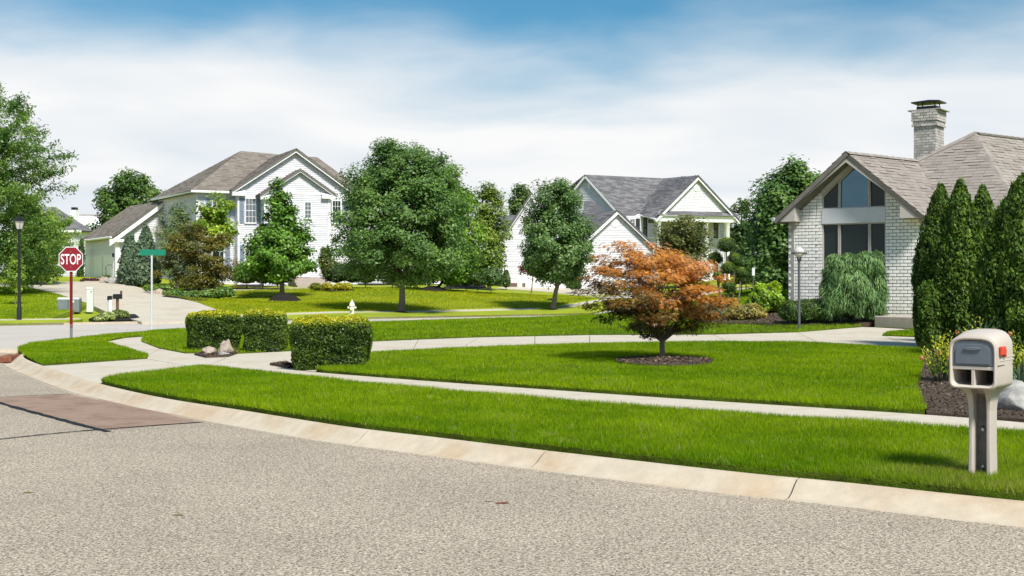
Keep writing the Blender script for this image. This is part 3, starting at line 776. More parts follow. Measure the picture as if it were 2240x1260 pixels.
# window bay
tr = MB()
zt, zbt, zbb = wal.z(1866,366), wal.z(1866,455), wal.z(1866,488)
ac = (b0_+b1_)/2+.0
def bay_top(a): return rake(a, .34)
dpt = -.10
# infill behind the glass
back_ = MB(); ppoly(back_, wal, [(b0_, zs_-.1), (b1_, zs_-.1), (b1_, bay_top(b1_)+.3), (0, bay_top(0)+.3), (b0_, bay_top(b0_)+.3)], dpt-.3, dpt-.06); back_.build('wall_infill', m_taupe, BH)
# rake boards round the bay
for sgn, e in ((-1, b0_), (1, b1_)):
    ppoly(tr, wal, [(0, bay_top(0)-.0), (e, bay_top(e)), (e, rake(e, .02)), (0, rake(0, .02))] if sgn > 0 else [(0, rake(0, .02)), (e, rake(e, .02)), (e, bay_top(e)), (0, bay_top(0))], dpt-.05, .05)
tr.build('rake_board', m_taupe, BH)
pan = MB(); pbox(pan, wal, b0_, b1_, zbb, zbt, dpt-.05, .02); pan.build('spandrel_panel', m_taupel, BH)
wa = [wal.a(x) for x in (1798,1802,1833,1840,1898,1905,1935,1937)]
def glaze(poly, m, name='window'):
    f = MB(); n = len(poly); cx = sum(p[0] for p in poly)/n; cz_ = sum(p[1] for p in poly)/n
    inn = shrink(poly, .045)
    for i in range(n):
        j = (i+1) % n; ppoly(f, wal, [poly[i], poly[j], inn[j], inn[i]], dpt-.03, dpt+.07)
    wo = f.build(name, m_taupe, BH)
    g = MB(); g.add([wal.pt(a, z, dpt+.01) for a, z in inn], [tuple(range(n))]); g.build('pane', m, wo)
m_sky_gl = glass('upper_glass', (.012,.030,.042), .16, (.38,.68,.9))
glaze([(wa[0], zbt), (wa[2]+.02, zbt), (wa[2]+.02, bay_top(wa[2]+.02)), (wa[0], bay_top(wa[0]))], m_glassd)
glaze([(wa[2]+.03, zbt), (wa[5]-.06, zbt), (wa[5]-.06, bay_top(wa[5]-.06)), (0, bay_top(0)), (wa[2]+.03, bay_top(wa[2]+.03))], m_sky_gl)
glaze([(wa[5]-.05, zbt), (wa[7], zbt), (wa[7], bay_top(wa[7])), (wa[5]-.05, bay_top(wa[5]-.05))], m_glassd)
for x0, x1 in ((wa[0], wa[2]+.02), (wa[2]+.03, wa[5]-.06), (wa[5]-.05, wa[7])):
    glaze([(x0, zs_), (x1, zs_), (x1, zbb), (x0, zbb)], m_glassd)
# fascia boards and boxed returns
fa = MB(); fh = .30
for s_ in (-1, 1):
    p = [(0, zap), (s_*half, zel), (s_*half, zel-.10), (s_*(half-.02), zel-.10), (0, zap-fh)]
    ppoly(fa, fas, p if s_ < 0 else p[::-1], -.06, 0)
fa.build('fascia', m_taupe, BH)
for s_ in (-1, 1):
    q = MB(); e = half-.62
    p = [(s_*half, zel-.10), (s_*half, zel-.02), (s_*e, zap-e*slope-.12), (s_*e, zel-.10)]
    ppoly(q, fas, p, -.55, -.012); q.build('eave_return', m_taupe, BH)
so = MB()
for s_ in (-1, 1):   # soffit under the overhang
    ppoly(so, fas, [(0, zap-.10), (s_*half, zel-.10), (s_*half, zel-.14), (0, zap-.14)], -.62, -.03)
so.build('soffit', m_taupe, BH)
gt = MB(); gp0 = fas.pt(-half-.05, zel-.03, .05); gt.tube([gp0, gp0+rid*5], .06, 8); gt.build('gutter', m_taupel, BH)
# roof planes
RT = []
A_ = fas.pt(0, zap, .03); Le = fas.pt(-half-.06, zel-.05, .03); Re = fas.pt(half+.06, zel-.05, .03)
kA = Vector((rid.x, rid.y, 0))
dv = 3.75; Vt = A_+kA*dv                      # where the gable ridge meets the main roof
Vb = Re+kA*1.35                               # foot of the valley
RT.append([Re, Vb, Vt, A_])
RT.append([Le+kA*dv*1.8, Le, A_, A_+kA*dv*1.8])
uu = fas.u.copy(); n_ = (Vt-Vb).cross(uu).normalized(); n_ = n_ if n_.z > 0 else -n_
def on_main(px, py):
    c = Vector((0,0,HC)); d = Vector(((px-CX)/FPX, 1, -(py-HY)/FPX)); t = (Vb-c).dot(n_)/d.dot(n_); return c+d*t
Ct = on_main(2132,289); De = Vb+uu*((on_main(2235,478)-Vb).dot(uu))
RT.append([Vb, De, Ct, Vt])
Er = Ct+Vector((.80,.60,0))*7.0; Ee = De+Vector((.80,.60,0))*8.0; Ee.z = De.z
RT.append([De, Ee, Er, Ct])
Bk = Vt+kA*6; Bk.z = Vb.z
RT.append([Vt, Ct, Ct+kA*5+Vector((0,0,-3.0)), Bk])
RT.append([Ct, Er, Er+kA*5+Vector((-3,0,-3.4)), Ct+kA*5+Vector((0,0,-3.0))])
sp = []; sj = MB(); roofs = []
for i, poly in enumerate(RT):
    r_ = deck(poly).build('roof', m_deck, BH); roofs.append(r_)
    if i in (0, 2, 3): 
        loc = [] if i != 3 else None
        shingles(sj, poly, .15, .31, TAN, loc, 0)
        if loc: sp += [(q, r_) for q in loc]
    elif i == 1: shingles(sj, poly, .2, .6, TAN)
sh_v = []
for k in range(4):
    c = TAN[k]; q = MB(); q.add([(.003,0,(.010,.013,.016,.030)[k]), (.307,0,(.010,.013,.016,.030)[k]), (.307,.15,.003), (.003,.15,.003), (.003,0,-.01), (.307,0,-.01)], [(0,1,2,3),(0,4,5,1)], c)
    me = bpy.data.meshes.new('shingle'); me.from_pydata(q.v, [], q.f); me.attributes.new('Col', 'FLOAT_COLOR', 'POINT').data.foreach_set('color', np.array([(*c_, 1) for c_ in q.c], np.float32).ravel()); me.materials.append(m_roof_tan); me.update(); sh_v.append(me)
for k, (q, r_) in enumerate(sp):
    mt = Matrix((q[1], q[2], q[3])).transposed().to_4x4(); mt.translation = q[0]-og
    if k < 300: o = bpy.data.objects.new('shingle', sh_v[q[4]]); COL.objects.link(o); o.parent = r_; o.matrix_local = mt
    else:
        me = sh_v[q[4]]; mt.translation = q[0]; sj.add([mt@v.co for v in me.vertices], [(0,1,2,3),(0,4,5,1)], TAN[q[4]])
tag(sj.build('shingle_courses', m_roof_tan, BH, attr=True), kind='stuff')
def ridge_cap(parent, a, c, m=None, cols=TAN, wd=.15):
    b = MB(); d = c-a; L_ = d.length; d.normalize(); s_ = d.cross(Vector((0,0,1))).normalized(); k = int(L_/.16)
    for i in range(k):
        p = a+d*(i*.16); q = a+d*(i*.16+.17); h = Vector((0,0,.022+.004*(i % 2))); dn = Vector((0,0,-.07)); cc = random.choice(cols)
        b.add([p+h, q+h*.85, q+s_*wd+dn, p+s_*wd+dn, q-s_*wd+dn, p-s_*wd+dn], [(0,1,2,3),(0,5,4,1)], cc)
    return b.build('ridge_cap', m or m_roof_tan, parent, attr=True)
ridge_cap(BH, A_, Vt); ridge_cap(BH, Ct, De); ridge_cap(BH, Ct, Er); ridge_cap(BH, Vt, Ct)
# chimney
ch_o = GY(2036, 43.5); chp = Pl((P(2036,300,43.5).x, 43.5), -36)
ca, cb = chp.a(1999), chp.a(2046); cd = .95
zt_, zk = chp.z(2036,240), chp.z(2036,283)
cm = MB(); cm.prism([chp.pt(ca, 3.2), chp.pt(cb, 3.2), chp.pt(cb, 3.2, -cd), chp.pt(ca, 3.2, -cd)], (0,0,zt_-3.2)); cm_o = cm.build('chimney', m_mortar, BH)
cs = Pl(chp.pt(cb, 0)[:2], 54); cs.n = Vector((cs.u.y, -cs.u.x, 0))
cbk = MB()
nz_ = int((zt_-4.4)/.095)
for i in range(nz_):
    z0 = zt_-(i+1)*.095; fl = .07 if i < 4 else (.035 if i == 4 else (.06 if i == 5 else 0.0))
    for pl, x0, x1 in ((chp, ca-fl, cb+fl), (cs, -fl, cd+fl)):
        x = x0-(.11 if i % 2 else 0)
        while x < x1:
            g = random.choice([.42,.50,.36,.55,.46]); a0, a1 = max(x+.008, x0), min(x+.207, x1)
            if a1-a0 > .03: pbox(cbk, pl, a0, a1, z0+.008, z0+.088, -.03, fl+.014, (g, g*.92, g*.85))
            x += .215
tag(cbk.build('brickwork', m_brick, cm_o, attr=True), kind='stuff')
cap = MB(); cc = chp.pt((ca+cb)/2, zt_, -cd/2); Mc = Matrix.Translation(cc)@Matrix.Rotation(R(-36), 4, 'Z')
cap.box(-.58,.58,-.56,.56,.0,.035,Mc); crown_ = cap.build('chimney_crown', m_mortar, BH)
cap = MB(); cap.box(-.34,.34,-.30,.30,.035,.17,Mc)
for sx in (-1, 1):
    for sy in (-1, 1): cap.box(sx*.30-.015, sx*.30+.015, sy*.26-.015, sy*.26+.015, .17, .30, Mc)
cap.prism([Mc@Vector(q) for q in ((-.5,-.42,.29),(.5,-.42,.29),(.5,.42,.29),(-.5,.42,.29))], (0,0,.04)); cap.add([Mc@Vector(q) for q in ((-.5,-.42,.331),(.5,-.42,.331),(.5,.42,.331),(-.5,.42,.331),(0,0,.43))], [(0,1,4),(1,2,4),(2,3,4),(3,0,4)])
cap.build('chimney_cap', m_metal_dk, BH)
tag(bj.build('brickwork', m_brick, BH, attr=True), kind='stuff')
# the right wing's wall under the main roof, and a downspout joint
b = MB(); wp = Pl(Vb.xy+uu.xy*.0+Vector((.1,.25)), -36); ppoly(b, wp, [(-.2, zb-.3), (6, zb-.3), (6, zel-.06), (-.2, zel-.06)], -.3, -.1); b.build('wall', m_mortar, BH)
b = MB(); x = wal.a(1950); pbox(b, wal, x, x+.02, zb, rake(x, .4), -.01, .012); b.build('joint_strip', m_mortar, BH)
# porch slab
pq = [G(1913,712), G(2010,718), G(2020,700), G(1925,697)]
b = MB(); zz_ = max(p.z for p in pq)+.12; b.prism([Vector((p.x, p.y, pq[0].z-.05)) for p in pq], (0,0,zz_-pq[0].z+.05))
tag(b.build('porch_step', m_conc_step, None, bevel=.015), 'low concrete porch step before the brick house wall', 'step')

# ------------------------------------------------------------------ two-storey white house on the left
HA = 25.0
A1 = P(430,600,84.0); front = Pl(A1[:2], HA)
vd = Vector((-math.sin(R(31)), math.cos(R(31)), 0))      # side wall direction, away from the viewer
W1 = world_empty('white_house', (A1.x, A1.y, H(A1.x, A1.y)), 'large white two-storey house with tan hip roof and garage wing', 'house')
zg = 1.15; ze = front.z(430,421)
sid = SidSet(); wb = MB()
# front left bay
aG0 = front.a(520)
ppoly(wb, front, [(0, zg), (aG0, zg), (aG0, ze), (0, ze)], -.3, 0); siding(sid, front, [(0.06, zg), (aG0, zg), (aG0, ze), (0.06, ze)])
# side wall
lw_ = Pl(A1[:2], 121); lw_.n = Vector((-abs(lw_.u.y), lw_.u.x, 0)); lw_.n = lw_.n if lw_.n.dot(Vector((-1,-.6,0))) > 0 else -lw_.n
Ls = 9.6
ppoly(wb, lw_, [(0, zg), (Ls, zg), (Ls, ze), (0, ze)], -.3, 0); siding(sid, lw_, [(0.06, zg), (Ls, zg), (Ls, ze), (0.06, ze)])
# main gable bay, a little proud of the front
gb = front.moved(.9); g0, g1 = gb.a(520), gb.a(782); gc = gb.a(645); gz = gb.z(645,327); zge = gb.z(512,416)
gsl = (gz-zge)/(gc-gb.a(507))
ppoly(wb, gb, [(g0, zg), (g1, zg), (g1, zge), (g0, zge)], -1.2, 0); ppoly(wb, gb, [(g0, zge), (g1, zge), (gc, gz-.2)], -1.2, 0)
siding(sid, gb, [(g0+.1, zg), (g1, zg), (g1, zge), (g0+.1, zge)]); siding(sid, gb, [(g0+.1, zge+.001), (g1, zge+.001), (gc, gz-.25)])
# small gable, proud again
sb = gb.moved(1.1); s0, s1 = sb.a(578), sb.a(722); scn = sb.a(655); sz = sb.z(655,371); sze = sb.z(720,424)
ppoly(wb, sb, [(s0, zg), (s1, zg), (s1, sze), (s0, sze)], -1.2, 0); ppoly(wb, sb, [(s0, sze), (s1, sze), (scn, sz-.15)], -1.2, 0)
siding(sid, sb, [(s0+.08, zg), (s1-.08, zg), (s1-.08, sze), (s0+.08, sze)]); siding(sid, sb, [(s0, sze+.001), (s1, sze+.001), (scn, sz-.2)])
# low wing to the right
rwg = front.moved(-1.5); r0, r1 = rwg.a(760), rwg.a(972); zrw = rwg.z(900,560)
ppoly(wb, rwg, [(r0, zg), (r1, zg), (r1, zrw), (r0, zrw)], -.3, 0); siding(sid, rwg, [(r0, zg), (r1, zg), (r1, zrw), (r0, zrw)])
wb.build('wall', m_wall, W1); 
# corner boards, frieze, rakes, returns
tb = MB()
pbox(tb, front, -.03, .10, zg, ze, 0, .045); pbox(tb, gb, g0-.02, g0+.14, zg, zge, 0, .045); pbox(tb, sb, s1-.14, s1+.02, zg, sze, 0, .045); pbox(tb, sb, s0-.02, s0+.12, zg, sze, 0, .045)
pbox(tb, front, .1, aG0, ze-.22, ze, 0, .04); pbox(tb, sb, s0+.1, s1-.14, sze-.1, sze+.05, 0, .035)
tb.build('corner_board', m_trim, W1)
def gable_rake(pl, c, zt2, sl, e0, e1, parent, th=.24, pro=.35):
    b = MB()
    for e in (e0, e1):
        ze_ = zt2-abs(e-c)*sl; p = [(c, zt2), (e, ze_), (e, ze_-th), (c, zt2-th)]; ppoly(b, pl, p, pro-.1, pro)
        ppoly(b, pl, [(c, zt2-.03), (e, ze_-.03), (e, ze_-.09), (c, zt2-.09)], 0, pro-.1)
    b.build('rake_board', m_trim, parent)
    for e, s_ in ((e0, 1), (e1, -1)):
        b = MB()
        ze_ = zt2-abs(e-c)*sl; pbox(b, pl, min(e, e+s_*.95), max(e, e+s_*.95), ze_-th-.12, ze_-th+.05, 0, pro-.02)
        b.add([pl.pt(e, ze_-th+.05, pro), pl.pt(e+s_*.95, ze_-th+.05, pro), pl.pt(e+s_*.95, ze_-th+.30, 0.03), pl.pt(e, ze_-th+.30, .03)], [(0,1,2,3)])
        b.build('cornice_return', m_trim, parent)
gable_rake(gb, gc, gz, gsl, gb.a(506), gb.a(784), W1); ssl = (sz-sze)/(s1+.25-scn)
gable_rake(sb, scn, sz, ssl, s0-.3, s1+.3, W1, .2, .3)
sido = sid.build('siding', m_white, W1, attr=True)
tb = MB(); pbox(tb, front, -.45, aG0-.2, ze-.02, ze+.13, .32, .47); tb.build('gutter', m_trim, W1)
tb = MB(); pbox(tb, lw_, -.45, Ls+.4, ze-.02, ze+.13, .32, .47); tb.build('gutter', m_trim, W1)
tb = MB(); tb.tube([front.pt(aG0-.12, ze, .12), front.pt(aG0-.12, zg+.1, .12)], .05, 6); tb.build('downspout', m_trim, W1)
# roofs
def roof_set(parent, polys, cols, m, md, ex=.17, tw=.55):
    b = MB(); flat_ = []
    for p in polys:
        o_, u_, w_, n_q = plane_frame(p)
        if len(p) == 4 and max(abs((Vector(q)-sum((Vector(k) for k in p), Vector())/4).dot(n_q)) for q in p) > .08: flat_ += [[p[0], p[1], p[2]], [p[0], p[2], p[3]]]
        else: flat_.append(p)
    for p in flat_:
        deck(p).build('roof', md, parent); shingles(b, p, ex, tw, cols)
    tag(b.build('shingle_courses', m, parent, attr=True), kind='stuff')
E = .45
ea = front.pt(-E, ze+.1, E); eb = A1+vd*(Ls+.4); eb = Vector((eb.x, eb.y, ze+.1))+lw_.n*E
ef = front.pt(aG0+.3, ze+.1, E)
zr = P(527,330,90.5).z
Rl = P(527,330,90.5); Rr = P(660,334,94.5); Rr.z = zr
rs = []
rs.append([eb, ea, Rl])                                             # left hip face
gA = gb.pt(gc, gz+.06, .40); gLe = gb.pt(gb.a(505), gz+.06-gsl*(gc-gb.a(505)), .40)
bk_ = -gb.n
rs.append([ea, ef, Rr, Rl])                                         # front face
rs.append([gLe+bk_*4.2, gLe, gA, gA+bk_*9])                         # gable, left slope
gRe = gb.pt(gb.a(786), gz+.06-gsl*(gb.a(786)-gc), .40); rs.append([gRe, gRe+bk_*8, gA+bk_*9, gA])
rs.append([Rl, Rr, Rr+bk_*6+Vector((0,0,-3)), eb+bk_*2])
rr0 = rwg.pt(rwg.a(700), ze, .4); rr1 = rwg.pt(rwg.a(815), ze, .4)
rs.append([rr0, rr1, Rr+front.u*1.2, Rr])                            # right part of the main roof
sA = sb.pt(scn, sz+.05, .34); sL = sb.pt(s0-.34, sz+.05-ssl*(scn-s0+.34), .34); sR = sb.pt(s1+.34, sz+.05-ssl*(s1+.34-scn), .34)
rs.append([sL+bk_*1.5, sL, sA, sA+bk_*1.5]); rs.append([sR, sR+bk_*1.5, sA+bk_*1.5, sA])
w0 = rwg.pt(r0, zrw, .4); w1 = rwg.pt(r1+.4, zrw, .4); rs.append([w0, w1, w1+bk_*3.5+Vector((-1.5,0,1.6)), w0+bk_*3.5+Vector((0,0,1.6))])
roof_set(W1, rs, TAN2, m_roof_tan, m_deck)
# windows and shutters
def win_px(parent, pl, x0, x1, y0, y1, cols=3, rows=2, shut=None, sl=None, sr=None):
    xm = (x0+x1)/2; a0, a1, z0, z1 = pl.a(x0), pl.a(x1), pl.z(xm, y1), pl.z(xm, y0)
    window(parent, pl, a0, a1, z0, z1, cols, rows)
    if sl: shutter(parent, pl, pl.a(sl[0]), pl.a(sl[1]), z0, z1, shut)
    if sr: shutter(parent, pl, pl.a(sr[0]), pl.a(sr[1]), z0, z1, shut)
win_px(W1, front, 463,490, 434,488, 3, 2, m_blueshut, (450,460.5), (492.5,503))
win_px(W1, gb, 535.5,560, 433,488, 3, 2, m_blueshut, (523,533.5), (562,572))
win_px(W1, gb, 725.5,746, 438,489, 3, 2, m_blueshut, (720.5,724.5), (748,758))
win_px(W1, sb, 665,681, 441,478, 2, 2)
win_px(W1, sb, 600,616, 441,478, 2, 2)
win_px(W1, gb, 536,560, 536,590, 3, 2, m_blueshut, (524,534), (562,572))
win_px(W1, front, 463,490, 536,590, 3, 2, m_blueshut, (450,460.5), (492.5,503))
win_px(W1, lw_, 357.5,362, 445,472, 2, 2); win_px(W1, lw_, 396,405, 440,475, 2, 2)
win_px(W1, rwg, 905,925, 575,605, 2, 2)
# door, stoop and steps
st = sb.moved(.0); d0, d1 = st.a(648), st.a(676); zd0, zd1 = st.z(660,606), st.z(660,540)
b = MB(); pbox(b, st, d0, d1, zd0, zd1, .02, .08); dr = b.build('door', m_trim, W1)
b = MB(); 
for i in range(2):
    for j in range(3): x = d0+.1+i*(d1-d0-.1)/2; y = zd0+.1+j*(zd1-zd0-.15)/3; pbox(b, st, x, x+(d1-d0-.3)/2, y, y+(zd1-zd0-.4)/3, .08, .095)
b.build('door_panel', m_trim, dr)
b = MB(); b.lathe([(.0,0),(.03,.01),(.03,.05),(0,.06)], 8, st.pt(d1-.08, (zd0+zd1)/2-.1, .12)); b.build('door_handle', m_metal_dk, dr)
b = MB(); q0, q1 = st.a(630), st.a(706); zs0 = st.z(660,629); hs_ = (zd0-.04-zs0)/4
for i in range(4): pbox(b, st, q0, q1, zs0-.6, zd0-.04-i*hs_, -.2+(0 if i else -.1)+i*.001, 1.5+i*.32)
b.build('front_steps', m_conc_step, W1)
# garage wing
C1 = P(254,600,90.0); gw = Pl(C1[:2], HA); gl = Pl(C1[:2], 121); gl.n = lw_.n.copy()
zge2 = gw.z(254,517); zgb = gw.z(254,609)-.2; gL = gl.ab(187,600)[0]; ga1 = gw.a(372)
sid2 = MB(); wb = MB()
rk = lambda a: zge2+(gw.z(351,446)-zge2)*(a/gw.a(351))
ppoly(wb, gw, [(0, zgb), (ga1, zgb), (ga1, rk(ga1)-.1), (0, zge2)], -.3, 0); siding(sid2, gw, [(0, zgb), (ga1, zgb), (ga1, zge2), (0, zge2)]); siding(sid2, gw, [(0, zge2+.001), (ga1, zge2+.001), (ga1, rk(ga1))]); sid2.build('siding', m_white, W1, attr=True); sid2 = MB()
ppoly(wb, gl, [(0, zgb), (gL, zgb), (gL, zge2), (0, zge2)], -.3, 0); siding(sid2, gl, [(0.05, zge2-1.25), (gL, zge2-1.25), (gL, zge2), (0.05, zge2)])
wb.build('wall', m_wall, W1); sid2.build('siding', m_white, W1, attr=True)
tb = MB(); pbox(tb, gw, -.03, .22, zgb, zge2, 0, .05); tb.build('corner_board', m_trim, W1); tb = MB(); pbox(tb, gl, -.03, .3, zgb, zge2, 0, .05); tb.build('corner_board', m_trim, W1); tb = MB(); pbox(tb, gl, gL-.3, gL, zgb, zge2-1.25, 0, .05)
tb.build('corner_board', m_trim, W1); tb = MB(); ppoly(tb, gw, [(-.5, rk(-.5)), (ga1, rk(ga1)), (ga1, rk(ga1)-.34), (-.5, rk(-.5)-.34)], .3, .42); pbox(tb, gw, -.5, .7, zge2-.42, zge2-.2, .0, .38); tb.build('rake_board', m_trim, W1)
for x0, x1 in ((.55, gL*.36), (gL*.42, gL-.4)):
    b = MB(); zt2 = zge2-1.35; pbox(b, gl, x0, x1, zgb, zt2, .01, .045); gd = b.build('garage_door', m_trim, W1)
    for j in range(4):
        zq = zgb+.1+j*(zt2-zgb-.1)/4; pb = MB()
        for i in range(4): x = x0+.08+i*(x1-x0-.08)/4; pbox(pb, gl, x, x+(x1-x0-.4)/4, zq, zq+(zt2-zgb-.1)/4-.08, .045, .06)
        pb.build('door_panel', m_trim, gd)
ee = gl.pt(gL+.4, zge2-.02, .4); e0_ = gl.pt(-.0, zge2-.02, .4)+gw.n*.42; tp = gw.pt(gw.a(352), rk(gw.a(352))+.15, .42); tp2 = P(283,452,97.0); tp2.z = tp.z
roof_set(W1, [[ee, e0_, tp, tp2]], TAN2, m_roof_tan, m_deck)
tb = MB(); tb.tube([e0_+Vector((0,0,-.06)), ee+Vector((0,0,-.06))], .075, 6); tb.build('gutter', m_trim, W1)
# garage wall lantern
b = MB(); q = gl.pt(.38, zge2-1.5, .12); b.box(-.06,.06,-.06,.06,0,.28, Matrix.Translation(q)); b.build('wall_lantern', m_metal_dk, W1)
# small porch roof between garage and house
q0 = gw.pt(gw.a(330), gw.z(330,512), .2); q1 = gw.pt(gw.a(372), gw.z(372,512), .2)
roof_set(W1, [[q0+gw.n*1.4, q1+gw.n*1.4, q1+Vector((0,0,1.0)), q0+Vector((.6,0,1.0))]], TAN2, m_roof_tan, m_deck)

# ------------------------------------------------------------------ white house with grey roof in the middle distance
HB = 20.0
B1 = P(1437,600,100.0); bf = Pl(B1[:2], HB)                # plane of the front pediment
W2 = world_empty('grey_roofed_house', (B1.x, B1.y, H(B1.x, B1.y)), 'white house with dark grey roof and columned front gable', 'house')
sid = SidSet(); wb = MB(); zg = 1.2
p0a, p1a, pca = bf.a(1440), bf.a(1606), bf.a(1524); pz, pe = bf.z(1524,386), bf.z(1440,471)
bw_ = bf.moved(-1.6)                                        # wall behind the columns
wa0, wa1 = bw_.a(1370), bw_.a(1596)
ppoly(wb, bw_, [(wa0, zg), (wa1, zg), (wa1, pe), (wa0, pe)], -.3, 0); siding(sid, bw_, [(wa0, zg), (wa1, zg), (wa1, pe), (wa0, pe)])
ppoly(wb, bf, [(p0a, pe+.25), (p1a, pe+.25), (pca, pz-.1)], -.3, 0); siding(sid, bf, [(p0a+.4, pe+.35), (p1a-.4, pe+.35), (pca, pz-.2)])
b = MB(); s_ = (pz-pe)/(pca-p0a)
for e in (p0a-.35, p1a+.35):
    z_ = pz-abs(e-pca)*s_; ppoly(b, bf, [(pca, pz), (e, z_), (e, z_-.28), (pca, pz-.28)], .2, .34)
b.build('rake_board', m_trim, W2)
b = MB(); pbox(b, bf, p0a-.25, p1a+.25, pe-.48, pe, -.45, .18); b.build('entablature', m_trim, W2)
b = MB(); b.add([bf.pt(p0a-.4, pe+.02, .4), bf.pt(p1a+.4, pe+.02, .4), bf.pt(p1a-.2, pe+.42, .02), bf.pt(p0a+.2, pe+.42, .02)], [(0,1,2,3)]); shingles(b, [bf.pt(p0a-.4, pe+.03, .4), bf.pt(p1a+.4, pe+.03, .4), bf.pt(p1a-.2, pe+.43, .02), bf.pt(p0a+.2, pe+.43, .02)], .17, .55, GREY)
b.build('pent_roof', m_roof_grey, W2, attr=True)
for x in (1442, 1546, 1592):
    a_ = bf.a(x); c_ = bf.pt(a_, zg, -.14); hh = pe-.48-zg; b = MB()
    b.lathe([(.30,0),(.30,.16),(.24,.22),(.235,hh*.4),(.20,hh-.2),(.27,hh-.12),(.29,hh)], 14, c_); b.build('column', m_trim, W2, smooth=True)
b = MB(); b.lathe([(.0,-.03),(.32,-.03),(.34,.0),(.3,.03),(0,.03)], 16, (0,0,0)); Mv = Matrix.Translation(bf.pt(bf.a(1524), bf.z(1524,411), .03))@Matrix.Rotation(R(HB), 4, 'Z')@Matrix.Rotation(R(90), 4, 'X'); b.v = [tuple(Mv@Vector(v)) for v in b.v]; b.build('gable_vent', m_trim, W2)
win_px(W2, bw_, 1376,1389, 478,508, 2, 2, m_blackshut, None, (1390.5,1399)); win_px(W2, bw_, 1415.5,1432, 478,520, 2, 2, m_blackshut, (1407,1415), None)
win_px(W2, bw_, 1571,1583, 482,521, 3, 3, m_blackshut, (1561,1569.5), None); win_px(W2, bw_, 1500,1516, 482,521, 3, 3, m_blackshut, (1490,1499), (1525,1536))
win_px(W2, bw_, 1571,1583, 560,600, 3, 3, m_blackshut, (1561,1569.5), None)
# left gable end of the main body
le_ = Pl(P(1378,600,100.5)[:2], 110+28); le_ = Pl(P(1375,600,101.0)[:2], -38)
lz, lc = le_.z(1284,386), le_.a(1284); l0, l1 = le_.a(1205), le_.a(1368); lez = le_.z(1352,462); lsl = (lz-lez)/(le_.a(1352)-lc); lbt = lz-lsl*(l1-lc)
ppoly(wb, le_, [(l0, zg), (l1, zg), (l1, lbt), (lc, lz-.05), (l0, lz-lsl*(lc-l0))], -.3, 0)
siding(sid, le_, [(l0, zg), (l1, zg), (l1, lbt), (l0, lbt)]); siding(sid, le_, [(2*lc-l1, lbt+.001), (l1, lbt+.001), (lc, lz-.1)])
b = MB()
for e in (lc-(l1-lc)-.3, l1+.3): ppoly(b, le_, [(lc, lz+.1), (e, lz+.1-abs(e-lc)*lsl), (e, lz-.15-abs(e-lc)*lsl), (lc, lz-.15)], .2, .32)
b.build('rake_board', m_trim, W2)
b = MB(); pbox(b, le_, le_.a(1287), le_.a(1292), le_.z(1288,412), le_.z(1288,400), .02, .06); b.build('gable_vent', m_trim, W2)
# main roof: slope between the two ridges
lA = le_.pt(lc, lz+.14, .32); lE = le_.pt(l1+.3, lz+.14-lsl*(l1+.3-lc), .32); pA = bf.pt(pca, pz+.06, .36); pL = bf.pt(p0a-.4, pz+.06-s_*(pca-p0a+.4), .36); pR = bf.pt(p1a+.4, pz+.06-s_*(p1a+.4-pca), .36)
mR = P(1452,389,107.0); mR.z = lA.z-.0
vE = P(1398,469,101.5)
rs = [[lE, vE, mR, lA], [vE, pL, pA, mR], [pR, pR-bf.n*9, pA-bf.n*9+Vector((0,0,0)), pA], [lA, mR, mR-bf.n*6+Vector((0,0,-4)), lA-bf.n*7+Vector((-3,0,-4))]]
roof_set(W2, rs, GREY, m_roof_grey, m_deckg)
b = MB(); b.tube([lE+Vector((0,0,-.05)), vE+Vector((0,0,-.05)), pL+Vector((0,0,-.05))], .10, 6); b.build('gutter', m_trim, W2)
# front garage gable
fg = Pl(P(1350,600,92.0)[:2], 12); f0, f1, fz = fg.a(1290), fg.a(1428), fg.z(1350,464); fsl = (fz-fg.z(1425,535))/fg.a(1425)
f0 = -f1
ppoly(wb, fg, [(f0, zg), (f1, zg), (f1, fz-fsl*f1), (0, fz-.1), (f0, fz+fsl*f0)], -.3, 0); zq = fz-fsl*f1
siding(sid, fg, [(f0, zg), (f1, zg), (f1, zq), (f0, zq)]); siding(sid, fg, [(f0, zq+.001), (f1, zq+.001), (0, fz-.1)])
b = MB()
for e in (f0-.3, f1+.3): ppoly(b, fg, [(0, fz+.1), (e, fz+.1-abs(e)*fsl), (e, fz-.16-abs(e)*fsl), (0, fz-.16)], .2, .32)
b.build('rake_board', m_trim, W2)
b = MB(); b.lathe([(0,-.03),(.3,-.03),(.32,0),(.28,.03),(0,.03)], 16); Mv = Matrix.Translation(fg.pt(fg.a(1345), fg.z(1345,489), .03))@Matrix.Rotation(R(12), 4, 'Z')@Matrix.Rotation(R(90), 4, 'X'); b.v = [tuple(Mv@Vector(v)) for v in b.v]; b.build('gable_vent', m_trim, W2)
fA = fg.pt(0, fz+.14, .32); fR = fg.pt(f1+.3, fz+.14-fsl*(f1+.3), .32); fL = fg.pt(f0-.3, fz+.14+fsl*(f0-.3), .32); fb = Vector((-.55,.84,0))
rs = [[fR, fR+fb*8, fA+fb*8, fA], [fL+fb*8, fL, fA, fA+fb*8]]
